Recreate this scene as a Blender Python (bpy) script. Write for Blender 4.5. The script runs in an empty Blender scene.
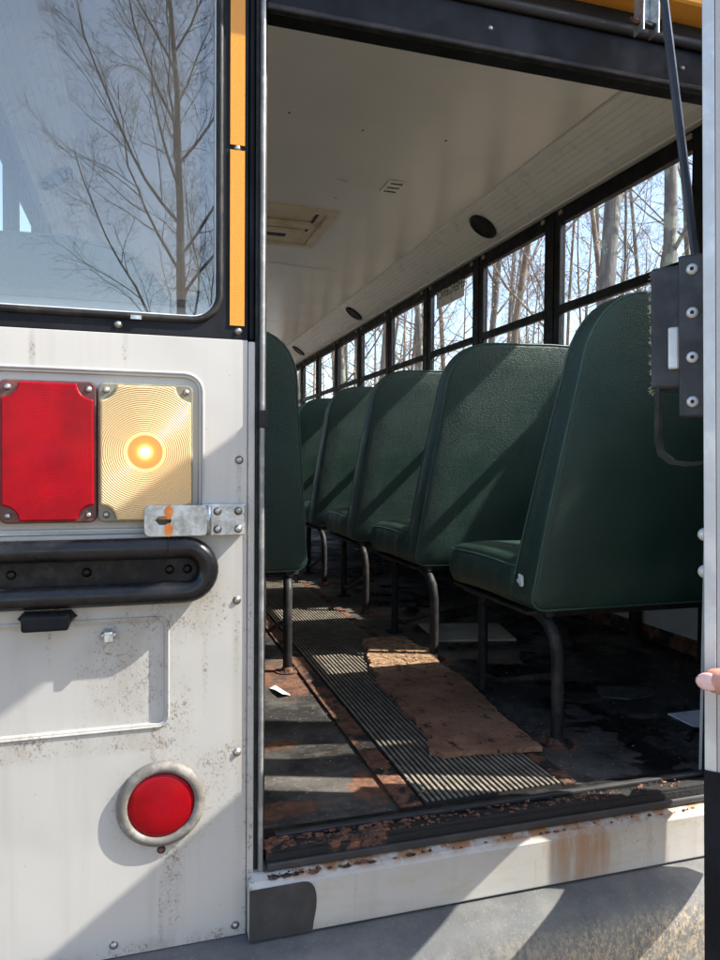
import bpy, bmesh, math, random
from mathutils import Vector, Matrix
R = math.radians
scn = bpy.context.scene
col = scn.collection
EYE = 1.65                       # height of the lens above the ground; all z below are relative to it

# ------------------------------------------------------------------ camera
cam_d = bpy.data.cameras.new('camera')
cam = bpy.data.objects.new('camera', cam_d); col.objects.link(cam)
cam_d.sensor_fit = 'VERTICAL'; cam_d.sensor_height = 36.0; cam_d.lens = 27.0
cam_d.clip_start = 0.02; cam_d.clip_end = 600
ay = Vector((-221, 22, -720)).normalized()
ax = Vector((2345.9, 2, -720)).normalized()
az = ax.cross(ay)
rot = Matrix(((ax.x, ax.y, ax.z), (ay.x, ay.y, ay.z), (az.x, az.y, az.z)))
cam.matrix_world = Matrix.Translation((0, 0, EYE)) @ rot.to_4x4()
scn.camera = cam

# ------------------------------------------------------------------ light
SUN = Vector((1.0, -0.34, 1.03)).normalized()        # towards the sun
el = math.asin(SUN.z); azm = math.atan2(SUN.x, SUN.y)
w = bpy.data.worlds.new('World'); scn.world = w; w.use_nodes = True
nt = w.node_tree; bg = nt.nodes['Background']
sky = nt.nodes.new('ShaderNodeTexSky'); sky.sky_type = 'NISHITA'; sky.sun_disc = False
sky.sun_elevation = el; sky.sun_rotation = azm; sky.air_density = 1.0; sky.dust_density = 1.6; sky.ozone_density = 1.0
nt.links.new(sky.outputs[0], bg.inputs[0]); bg.inputs[1].default_value = 0.15
sd = bpy.data.lights.new('sun', 'SUN'); so = bpy.data.objects.new('sun', sd); col.objects.link(so)
sd.energy = 4.3; sd.angle = R(0.5); sd.color = (1.0, 0.95, 0.86)
so.rotation_euler = SUN.to_track_quat('Z', 'Y').to_euler(); so.location = (20, -8, 22)
scn.view_settings.view_transform = 'Standard'; scn.view_settings.look = 'None'
scn.view_settings.gamma = 1; scn.view_settings.use_curve_mapping = False
scn.view_settings.exposure = 1.65
scn.render.engine = 'CYCLES'
scn.cycles.max_bounces = 10; scn.cycles.diffuse_bounces = 6; scn.cycles.glossy_bounces = 4
scn.cycles.transparent_max_bounces = 16
scn.cycles.use_denoising = True
scn.cycles.sample_clamp_indirect = 4

# ------------------------------------------------------------------ node helpers
class G:
    def __init__(s, name):
        s.m = bpy.data.materials.new(name); s.m.use_nodes = True; s.t = s.m.node_tree
        s.t.nodes.clear(); s.out = s.t.nodes.new('ShaderNodeOutputMaterial')
    def n(s, k, **kw):
        x = s.t.nodes.new(k)
        for a, b in kw.items(): setattr(x, a, b)
        return x
    def put(s, sock, v):
        if isinstance(v, bpy.types.NodeSocket): s.t.links.new(v, sock)
        else:
            if sock.type == 'RGBA' and len(v) == 3: v = (*v, 1)
            sock.default_value = v
    def math(s, op, a, b=0.0, c=0.0, clamp=False):
        x = s.n('ShaderNodeMath', operation=op, use_clamp=clamp)
        s.put(x.inputs[0], a); s.put(x.inputs[1], b)
        if op in ('MULTIPLY_ADD', 'SMOOTH_MIN', 'COMPARE'): s.put(x.inputs[2], c)
        return x.outputs[0]
    def pos(s, obj=False):
        if obj: return s.n('ShaderNodeTexCoord').outputs['Object']
        p = s.n('ShaderNodeNewGeometry').outputs['Position']
        v = s.n('ShaderNodeVectorMath', operation='SUBTRACT'); s.put(v.inputs[0], p); v.inputs[1].default_value = (0, 0, EYE)
        return v.outputs[0]
    def xyz(s, v):
        x = s.n('ShaderNodeSeparateXYZ'); s.put(x.inputs[0], v); return x.outputs
    def scale(s, v, sc):
        x = s.n('ShaderNodeVectorMath', operation='MULTIPLY'); s.put(x.inputs[0], v); x.inputs[1].default_value = sc; return x.outputs[0]
    def noise(s, v, sc, det=4, rough=.55, dist=0.0):
        x = s.n('ShaderNodeTexNoise'); s.put(x.inputs['Vector'], v)
        x.inputs['Scale'].default_value = sc; x.inputs['Detail'].default_value = det; x.inputs['Roughness'].default_value = rough
        x.inputs['Distortion'].default_value = dist
        return x.outputs['Fac']
    def vor(s, v, sc, feat='F1', out='Distance'):
        x = s.n('ShaderNodeTexVoronoi', feature=feat); s.put(x.inputs['Vector'], v); x.inputs['Scale'].default_value = sc
        return x.outputs[out]
    def ramp(s, v, lo, hi, a=0.0, b=1.0):
        x = s.n('ShaderNodeMapRange', interpolation_type='SMOOTHSTEP'); s.put(x.inputs[0], v)
        x.inputs[1].default_value = lo; x.inputs[2].default_value = hi; x.inputs[3].default_value = a; x.inputs[4].default_value = b
        return x.outputs[0]
    def mix(s, f, a, b):
        x = s.n('ShaderNodeMix', data_type='RGBA'); s.put(x.inputs[0], f); s.put(x.inputs[6], a); s.put(x.inputs[7], b)
        return x.outputs[2]
    def bump(s, h, st=.3, d=.002):
        x = s.n('ShaderNodeBump'); s.put(x.inputs['Height'], h); x.inputs['Strength'].default_value = st; x.inputs['Distance'].default_value = d
        return x.outputs[0]
    def bsdf(s, color, rough=.5, metal=0.0, normal=None, **kw):
        p = s.n('ShaderNodeBsdfPrincipled'); s.put(p.inputs['Base Color'], color); s.put(p.inputs['Roughness'], rough); s.put(p.inputs['Metallic'], metal)
        if normal is not None: s.put(p.inputs['Normal'], normal)
        for k, v in kw.items(): s.put(p.inputs[k.replace('_', ' ')], v)
        return p.outputs[0]
    def end(s, sh):
        s.t.links.new(sh, s.out.inputs[0]); return s.m
    def seg(s, v, a, b, soft):          # soft box 1 between a and b
        return s.math('MULTIPLY', s.ramp(v, a - soft, a + soft), s.ramp(v, b - soft, b + soft, 1, 0))

def worn(name, c, c2, rough=.5, sc=6.0, metal=0.0, amt=(.45, .65), bsc=60, bst=.15, **kw):
    g = G(name); p = g.pos()
    f = g.ramp(g.noise(p, sc, 6, .65), *amt)
    c_ = g.mix(f, c, c2)
    r = g.ramp(g.noise(p, sc * 2.3, 5), .3, .7, max(rough - .1, .05), min(rough + .15, 1))
    return g.end(g.bsdf(c_, r, metal, g.bump(g.noise(p, bsc, 4), bst, .001), **kw))

def mat_white():
    g = G('white_paint'); p = g.pos(); x, y, z = g.xyz(p)
    base = g.mix(g.ramp(g.noise(p, 3, 4), .35, .7), (.435, .412, .378), (.385, .37, .345))
    # faint vertical run marks
    st = g.noise(g.scale(p, (34, 34, 1.6)), 1.0, 5, .6)
    base = g.mix(g.ramp(st, .50, .80, 0, .45), base, (.31, .285, .245))
    def blob(cx, cz, rx, rz):
        a = g.math('POWER', g.math('DIVIDE', g.math('SUBTRACT', x, cx), rx), 2)
        b = g.math('POWER', g.math('DIVIDE', g.math('SUBTRACT', z, cz), rz), 2)
        return g.ramp(g.math('ADD', a, b), 0, 1, 1, 0)
    m = blob(.10, -.235, .075, .07)
    for args in ((.03, -.26, .10, .05), (-.02, -.33, .10, .11), (.0, -.43, .11, .035), (.045, -.545, .115, .115), (.05, -.66, .02, .16),
                 (.125, -.50, .05, .07), (.0, -.775, .5, .028), (.168, -.5, .012, .8), (-.13, -.24, .08, .03), (.06, -.40, .03, .08), (1.0, -.5, .9, .3)):
        m = g.math('MAXIMUM', m, blob(*args))
    for (a0, a1) in ((-.44, .06),):      # below recess edge
        m = g.math('MAXIMUM', m, g.math('MULTIPLY', g.seg(z, -.455, -.412, .01), g.seg(x, a0, a1, .01)))
    for (sx, sz, sl_) in ((.153, -.002, .07), (.150, -.227, .09), (.151, -.474, .10), (-.045, -.29, .07), (-.13, -.25, .05), (.033, -.66, .10), (.10, -.26, .11), (.02, -.43, .08), (-.15, .19, .05), (-.02, .19, .04)):
        m = g.math('MAXIMUM', m, blob(sx, sz - sl_ * .6, .006, sl_))
    n1 = g.noise(g.scale(p, (1, 1, .7)), 260, 5, .8)
    n2 = g.noise(p, 30, 6, .8)
    speck = g.ramp(g.math('ADD', g.math('MULTIPLY', n1, .6), g.math('ADD', g.math('MULTIPLY', n2, .4), g.math('MULTIPLY', m, .03))), .55, .615)
    dm = g.math('MULTIPLY', m, speck)
    base = g.mix(g.math('MULTIPLY', dm, .75), base, (.12, .078, .045))
    sm = g.math('MULTIPLY', m, g.ramp(g.noise(g.scale(p, (8, 8, 2.5)), 2, 5, .7), .4, .8, .05, .6))
    base = g.mix(sm, base, (.23, .19, .14))
    sp = g.ramp(g.noise(p, 120, 2, .5), .74, .78)
    base = g.mix(g.math('MULTIPLY', sp, .6), base, (.14, .11, .08))
    # rust streaks on the sill panel below the door
    sill = g.math('MULTIPLY', g.ramp(x, .22, .25), g.ramp(z, -.66, -.64, 1, 0))
    rn = g.noise(g.scale(p, (22, 22, 2.0)), 1.0, 6, .7)
    rs = g.math('MULTIPLY', sill, g.math('MAXIMUM', g.math('MULTIPLY', g.ramp(rn, .40, .62, 0, .75), blob(.79, -.70, .10, .12)), g.ramp(rn, .60, .74, 0, .5)))
    rs = g.math('MAXIMUM', rs, g.math('MULTIPLY', g.ramp(z, -.690, -.676), g.ramp(g.noise(p, 26, 6, .75), .42, .56)))
    rs = g.math('MULTIPLY', rs, g.math('MAXIMUM', sill, 0.0))
    yl = g.math('MULTIPLY', sill, g.ramp(g.noise(g.scale(p, (5, 5, 14)), 2.5, 5, .7), .45, .7, 0, .35))
    base = g.mix(yl, base, (.33, .27, .16))
    base = g.mix(rs, base, (.27, .125, .045))
    bmp = g.bump(g.math('ADD', g.math('MULTIPLY', g.noise(p, 4.5, 2), 2.5), g.math('MULTIPLY', g.noise(p, 300, 2), .04)), .35, .004)
    return g.end(g.bsdf(base, g.ramp(g.noise(p, 9, 4), .3, .7, .28, .5), 0, bmp, Coat_Weight=.25, Coat_Roughness=.25))

def mat_vinyl():
    g = G('green_vinyl'); p = g.pos(True)
    oi = g.n('ShaderNodeObjectInfo').outputs['Random']
    base = g.mix(g.ramp(g.noise(p, 3.5, 5, .6), .35, .7), (.012, .038, .027), (.026, .060, .043))
    base = g.mix(g.math('MULTIPLY', g.ramp(g.noise(p, 55, 5, .75), .64, .75), .35), base, (.11, .13, .11))
    base = g.mix(g.math('MULTIPLY', oi, .2), base, (.02, .045, .045))
    cr = g.vor(p, 210, 'DISTANCE_TO_EDGE')
    cr2 = g.vor(g.scale(p, (1, 1, 1.3)), 120, 'DISTANCE_TO_EDGE')
    h = g.math('ADD', g.math('MULTIPLY', g.ramp(cr, 0, .25), .55), g.math('MULTIPLY', g.ramp(cr2, 0, .2), .45))
    h = g.math('ADD', h, g.math('MULTIPLY', g.noise(g.scale(p, (1, 1, .45)), 12, 4, .6), 2.2))
    h = g.math('ADD', h, g.math('MULTIPLY', g.noise(g.scale(p, (3, 3, 1.2)), 1.6, 3, .5, 1.0), 5.0))
    return g.end(g.bsdf(base, g.ramp(g.noise(p, 7, 5), .3, .7, .34, .52), 0, g.bump(h, .55, .0016), Specular_IOR_Level=.55))

def mat_floor():
    g = G('black_floor_rubber'); p = g.pos(); x, y, z = g.xyz(p)
    base = g.mix(g.ramp(g.noise(p, 5, 6, .7), .4, .62), (.020, .019, .018), (.085, .078, .070))
    base = g.mix(g.ramp(g.noise(g.scale(p, (1, 2.2, 1)), 7, 7, .72), .55, .64, 0, .6), base, (.135, .112, .088))
    dust = g.ramp(g.noise(p, 95, 5, .8), .56, .68, 0, .75)
    base = g.mix(dust, base, (.24, .19, .145))
    # rust near the aisle trims, seat feet and the left corner
    def blob(cx, cy, rx, ry):
        a = g.math('POWER', g.math('DIVIDE', g.math('SUBTRACT', x, cx), rx), 2)
        b = g.math('POWER', g.math('DIVIDE', g.math('SUBTRACT', y, cy), ry), 2)
        return g.ramp(g.math('ADD', a, b), 0, 1, 1, 0)
    m = blob(.42, 2.1, .12, .3)
    for a in ((.92, 1.43, .10, .07), (.25, 1.30, .12, .05), (.93, 2.15, .08, .08), (.42, 2.9, .12, .4), (.44, 1.35, .07, .12), (.95, 2.9, .08, .1), (.29, 1.6, .1, .05)):
        m = g.math('MAXIMUM', m, blob(*a))
    rn = g.ramp(g.math('ADD', g.noise(p, 18, 6, .75), g.math('MULTIPLY', m, .34)), .66, .82)
    base = g.mix(g.math('MULTIPLY', g.math('MULTIPLY', rn, g.ramp(m, 0, .2)), .9), base, g.mix(g.ramp(g.noise(p, 40, 4), .4, .6), (.19, .085, .045), (.10, .048, .03)))
    # damp patches on the right
    wet = g.math('MULTIPLY', g.ramp(g.noise(p, 6.5, 3, .5), .50, .53), g.ramp(x, .95, 1.05))
    base = g.mix(wet, base, (.008, .008, .009))
    rough = g.math('SUBTRACT', g.ramp(g.noise(p, 12, 5), .3, .7, .5, .75), g.math('MULTIPLY', wet, .3))
    h = g.math('ADD', g.noise(p, 45, 6, .7), g.math('MULTIPLY', g.noise(p, 6, 3), 2))
    return g.end(g.bsdf(base, rough, 0, g.bump(h, .5, .004)))

def mat_rust(name='rusty_steel', dark=.0, extra=.5):
    g = G(name); p = g.pos(); px = g.xyz(p)[0]
    n = g.noise(p, 28, 7, .75); n2 = g.noise(p, 90, 4, .7)
    c = g.mix(g.ramp(n, .35, .6), (.04, .022, .017), (.17, .068, .034))
    c = g.mix(g.ramp(n2, .55, .7, 0, .7), c, (.36, .17, .075))
    c = g.mix(g.ramp(g.math('ADD', g.noise(p, 11, 5, .7), g.ramp(px, .3, .75, 0, dark * 1.4)), .5 - dark * .5, .56 - dark * .5), c, (.009, .0085, .0085))
    return g.end(g.bsdf(c, .85, 0, g.bump(g.math('ADD', n, g.math('MULTIPLY', n2, .5)), .9, .004)))

def mat_ply():
    g = G('rotten_plywood'); p = g.pos()
    gr = g.noise(g.scale(p, (9, 60, 9)), 1.0, 6, .7)
    c = g.mix(g.ramp(g.noise(p, 9, 6, .7), .35, .68), (.265, .122, .066), (.43, .225, .13))
    c = g.mix(g.ramp(gr, .5, .72, 0, .5), c, (.48, .30, .19))
    y = g.xyz(p)[1]
    c = g.mix(g.ramp(y, 1.9, 2.05), c, g.mix(g.ramp(g.noise(p, 60, 4), .4, .6), (.52, .33, .18), (.30, .16, .085)))  # far end of the sheet coloured lighter, sunlight painted into the wood tone
    c = g.mix(g.ramp(g.noise(g.scale(p, (1.6, 1, 1)), 19, 7, .85), .56, .60), c, (.05, .028, .02))
    h = g.math('ADD', g.math('MULTIPLY', g.noise(p, 24, 6, .8), 2), gr)
    return g.end(g.bsdf(c, .9, 0, g.bump(h, 1.0, .011)))

def mat_ceiling():
    g = G('ceiling_paint'); p = g.pos()
    c = g.mix(g.ramp(g.noise(p, 2.2, 4), .35, .7), (.76, .75, .725), (.71, .70, .675))
    c = g.mix(g.ramp(g.noise(p, 26, 5, .7), .70, .76, 0, .5), c, (.18, .14, .10))
    h = g.math('ADD', g.math('MULTIPLY', g.noise(g.scale(p, (1, .45, 1)), 4, 2), 6), g.math('MULTIPLY', g.noise(p, 160, 2), .06))
    return g.end(g.bsdf(c, .30, 0, g.bump(h, .22, .005), Specular_IOR_Level=.5, Coat_Weight=.28, Coat_Roughness=.16))

def mat_bumper():
    g = G('dirty_steel_bumper'); p = g.pos(); x, y, z = g.xyz(p)
    base = g.mix(g.ramp(g.noise(p, 9, 6, .7), .35, .7), (.10, .10, .10), (.155, .15, .14))
    streak = g.noise(g.scale(p, (60, 60, 5)), 1, 6, .7)
    low = g.ramp(z, -.83, -.79, 1, 0)
    base = g.mix(g.math('MULTIPLY', low, g.ramp(streak, .40, .65, 0, .8)), base, (.24, .215, .18))
    sp = g.ramp(g.noise(g.scale(p, (1.3, 1.3, .7)), 120, 7, .85), .49, .56)
    rt = g.ramp(g.math('ADD', x, g.math('MULTIPLY', g.noise(p, 7, 4), .3)), .62, .92)
    base = g.mix(g.math('MULTIPLY', g.math('MULTIPLY', sp, low), rt), base, (.36, .29, .19))
    base = g.mix(g.ramp(g.noise(p, 210, 3, .7), .60, .68, 0, .5), base, (.24, .235, .225))
    return g.end(g.bsdf(base, .72, .0, g.bump(g.noise(p, 75, 5, .7), .35, .002), Specular_IOR_Level=.3))

def mat_glass(name, gloss, tint, dust, dcol=(.45, .5, .58), r=.0):
    g = G(name); p = g.pos()
    tr = g.n('ShaderNodeBsdfTransparent'); tr.inputs[0].default_value = (*tint, 1)
    gl = g.n('ShaderNodeBsdfGlossy'); gl.inputs[0].default_value = (.93, .88, .80, 1); gl.inputs['Roughness'].default_value = r
    df = g.n('ShaderNodeBsdfDiffuse'); g.put(df.inputs[0], dcol)
    m1 = g.n('ShaderNodeMixShader'); m1.inputs[0].default_value = gloss
    g.t.links.new(tr.outputs[0], m1.inputs[1]); g.t.links.new(gl.outputs[0], m1.inputs[2])
    m2 = g.n('ShaderNodeMixShader'); st = g.ramp(g.noise(g.scale(p, (14, 14, 1.1)), 1, 5, .6), .3, .8, dust * .6, dust * 1.5)
    g.put(m2.inputs[0], st)
    g.t.links.new(m1.outputs[0], m2.inputs[1]); g.t.links.new(df.outputs[0], m2.inputs[2])
    return g.end(m2.outputs[0])

def mat_lens(name, cx, cz, lit):
    g = G(name); p = g.pos(); x, y, z = g.xyz(p)
    dx = g.math('SUBTRACT', x, cx); dz = g.math('SUBTRACT', z, cz)
    r = g.math('SQRT', g.math('ADD', g.math('MULTIPLY', dx, dx), g.math('MULTIPLY', dz, dz)))
    ring = g.math('SINE', g.math('MULTIPLY', r, 2 * math.pi / (.0031 if lit else .0024)))
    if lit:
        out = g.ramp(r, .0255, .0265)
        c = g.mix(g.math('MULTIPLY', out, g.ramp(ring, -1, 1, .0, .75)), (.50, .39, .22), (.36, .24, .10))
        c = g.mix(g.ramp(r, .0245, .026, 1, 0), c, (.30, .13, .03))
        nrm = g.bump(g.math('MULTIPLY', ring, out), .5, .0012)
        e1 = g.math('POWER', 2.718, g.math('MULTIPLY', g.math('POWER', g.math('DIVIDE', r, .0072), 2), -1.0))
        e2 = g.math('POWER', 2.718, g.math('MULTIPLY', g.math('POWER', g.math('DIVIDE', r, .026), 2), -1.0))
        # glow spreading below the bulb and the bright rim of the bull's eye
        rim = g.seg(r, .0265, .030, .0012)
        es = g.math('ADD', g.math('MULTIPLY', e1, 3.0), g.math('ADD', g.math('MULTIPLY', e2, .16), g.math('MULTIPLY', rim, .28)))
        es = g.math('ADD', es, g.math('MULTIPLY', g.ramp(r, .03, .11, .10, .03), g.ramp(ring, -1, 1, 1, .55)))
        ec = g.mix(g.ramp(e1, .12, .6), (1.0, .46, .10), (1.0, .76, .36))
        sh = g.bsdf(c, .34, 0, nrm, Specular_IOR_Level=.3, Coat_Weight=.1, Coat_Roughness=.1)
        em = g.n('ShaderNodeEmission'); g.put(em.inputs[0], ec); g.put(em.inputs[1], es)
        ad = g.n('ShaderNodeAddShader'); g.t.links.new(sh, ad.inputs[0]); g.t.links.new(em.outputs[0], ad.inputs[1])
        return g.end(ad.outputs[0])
    ang = g.math('ARCTAN2', dz, dx)
    fac = g.math('SINE', g.math('MULTIPLY', ang, 4.0))
    out = g.ramp(r, .022, .04)
    c = g.mix(g.ramp(g.noise(p, 16, 4), .3, .7), (.20, .0, .004), (.30, .0, .005))
    c = g.mix(g.math('MULTIPLY', g.ramp(r, .0, .03, 1, 0), .6), c, (.26, .0, .01))
    nrm = g.bump(g.math('ADD', ring, g.math('MULTIPLY', fac, .12)), .2, .0008)
    return g.end(g.bsdf(c, .28, 0, nrm, Specular_IOR_Level=.15, Coat_Weight=.10, Coat_Roughness=.05))

def mat_tape():
    g = G('amber_reflective_tape'); p = g.pos(); q = g.scale(p, (1, 1, 1))
    cell = g.vor(q, 260, 'DISTANCE_TO_EDGE')
    big = g.math('SINE', g.math('MULTIPLY', g.xyz(p)[2], 2 * math.pi / .0125))
    c = g.mix(g.ramp(cell, 0, .22), (.52, .25, .03), (.62, .22, .006))
    c = g.mix(g.ramp(big, .8, 1, 0, .35), c, (.55, .25, .02))
    return g.end(g.bsdf(c, .3, 0, g.bump(cell, .4, .001)))

def mat_galv():
    g = G('galvanised_steel'); p = g.pos()
    n = g.noise(p, 55, 5, .7)
    c = g.mix(g.ramp(n, .35, .65), (.30, .32, .33), (.56, .58, .58))
    return g.end(g.bsdf(c, g.ramp(n, .3, .7, .28, .5), .85, g.bump(n, .25, .001)))

def mat_bark(name, c1, c2):
    g = G(name); p = g.pos(True)
    n = g.noise(g.scale(p, (1, 1, .16)), 14, 7, .7)
    c = g.mix(g.ramp(n, .35, .65), c1, c2)
    lich = g.ramp(g.noise(p, 2.6, 5, .65), .56, .62)
    c = g.mix(g.math('MULTIPLY', lich, .7), c, (.33, .36, .27))
    return g.end(g.bsdf(c, .95, 0, g.bump(n, .9, .03)))

def mat_ribs():
    g = G('ribbed_aisle_rubber'); p = g.pos(); z = g.xyz(p)[2]
    n = g.noise(p, 30, 6, .7)
    c = g.mix(g.ramp(n, .4, .65), (.05, .045, .038), (.13, .11, .088))
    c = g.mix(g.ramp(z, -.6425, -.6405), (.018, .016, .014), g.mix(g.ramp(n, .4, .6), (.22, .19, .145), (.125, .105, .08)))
    return g.end(g.bsdf(c, .75, 0, g.bump(n, .3, .001)))

M = dict(
    white=mat_white(), vinyl=mat_vinyl(), floor=mat_floor(), rust=mat_rust(), rustdark=mat_rust('rust_blistered_black_edge', .16),
    ply=mat_ply(), ceil=mat_ceiling(), bumper=mat_bumper(), galv=mat_galv(), ribs=mat_ribs(), tape=mat_tape(),
    aludark=worn('weathered_aluminium', (.20, .20, .195), (.34, .335, .32), .45, 24, .4), latchblack=worn('powder_coated_latch', (.013, .0135, .016), (.022, .022, .024), .5, 20, bsc=220, bst=.2), railblack=worn('black_guard_rubber', (.007, .007, .008), (.016, .016, .017), .26, 12, bsc=140, bst=.1, Specular_IOR_Level=.3), backblack=worn('scuffed_black_plate', (.006, .006, .006), (.022, .020, .018), .45, 30, Specular_IOR_Level=.2),
    rearglass=mat_glass('dusty_rear_glass', .14, (.90, .905, .905), .035, (.34, .345, .35)),
    sideglass=mat_glass('side_window_glass', .03, (.945, .955, .96), .012),
    red=mat_lens('red_lens', -.126, .008, False), amber=mat_lens('clear_lit_lens', .009, .009, True),
    reddisc=mat_lens('red_round_lens', .033, -.541, False),
    black=worn('black_paint', (.006, .007, .009), (.012, .013, .017), .5, 8, Specular_IOR_Level=.14),
    blackrub=worn('black_rubber', (.007, .007, .007), (.026, .023, .020), .5, 22, Specular_IOR_Level=.3),
    dgrey=worn('dark_grey_touch_up_paint', (.026, .025, .026), (.042, .040, .040), .6, 9),
    tray=worn('grey_trim', (.30, .30, .31), (.42, .42, .42), .4, 15),
    ring=worn('weathered_rubber_ring', (.13, .115, .10), (.24, .22, .19), .6, 30),
    silver=worn('brushed_aluminium', (.50, .50, .49), (.62, .615, .60), .4, 20, .35),
    darkmetal=worn('black_seat_frame', (.012, .011, .011), (.038, .032, .028), .6, 18, Specular_IOR_Level=.3),
    beige=worn('beige_plastic', (.66, .585, .45), (.58, .50, .37), .45, 9),
    cove=worn('cove_panel_paint', (.80, .795, .77), (.75, .745, .72), .35, 5),
    lamphouse=worn('smoked_lens_corner', (.07, .018, .018), (.12, .04, .03), .35, 20),
    lampclear=worn('yellowed_lens_corner', (.15, .14, .10), (.24, .22, .16), .3, 20),
    steelblue=worn('painted_rod', (.016, .02, .03), (.03, .035, .05), .35, 12),
    orangep=worn('orange_overspray', (.62, .17, .03), (.75, .25, .05), .6, 60),
    peach=worn('orange_reflective_band', (.50, .30, .21), (.42, .25, .18), .4, 30),
    yellowbus=worn('bus_yellow_paint', (.80, .36, .05), (.74, .32, .045), .4, 6),
    paper=worn('paper', (.72, .73, .74), (.55, .55, .54), .8, 20),
    card=worn('stained_board', (.40, .36, .25), (.30, .26, .18), .85, 12),
    screw=worn('screw_steel', (.42, .41, .39), (.20, .17, .14), .35, 40, .8),
    wallgrey=worn('interior_wall_paint', (.46, .46, .46), (.38, .38, .38), .45, 6),
    nail=worn('nail', (.66, .40, .34), (.70, .45, .38), .3, 30),
    skin=worn('skin', (.47, .22, .155), (.58, .31, .235), .5, 60, bsc=260, bst=.45),
    jacket=worn('navy_jacket', (.03, .04, .07), (.04, .05, .09), .85, 20), jeans=worn('blue_jeans', (.06, .09, .16), (.09, .13, .22), .9, 20),
    shoe=worn('brown_boot', (.09, .05, .03), (.12, .07, .04), .6, 20), hair=worn('brown_hair', (.04, .025, .015), (.06, .035, .02), .6, 40),
    barkg=mat_bark('grey_bark', (.10, .092, .085), (.21, .195, .18)), barkb=mat_bark('brown_bark', (.13, .095, .07), (.27, .205, .155)),
    barkd=mat_bark('dark_twig_bark', (.022, .018, .016), (.045, .037, .032)),
    leafb=worn('dry_leaf', (.50, .27, .15), (.40, .21, .11), .8, 4), leafg=worn('green_needles', (.05, .08, .025), (.08, .11, .04), .8, 4),
)
def mat_ground():
    g = G('leaf_litter_ground'); p = g.pos()
    c = g.mix(g.ramp(g.noise(p, .6, 6, .7), .4, .6), (.20, .15, .10), (.12, .10, .07))
    c = g.mix(g.ramp(g.noise(p, 14, 6, .8), .5, .6), c, (.30, .22, .14))
    return g.end(g.bsdf(c, .95, 0, g.bump(g.noise(p, 20, 6, .8), 1, .03)))
M['ground'] = mat_ground()

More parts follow.
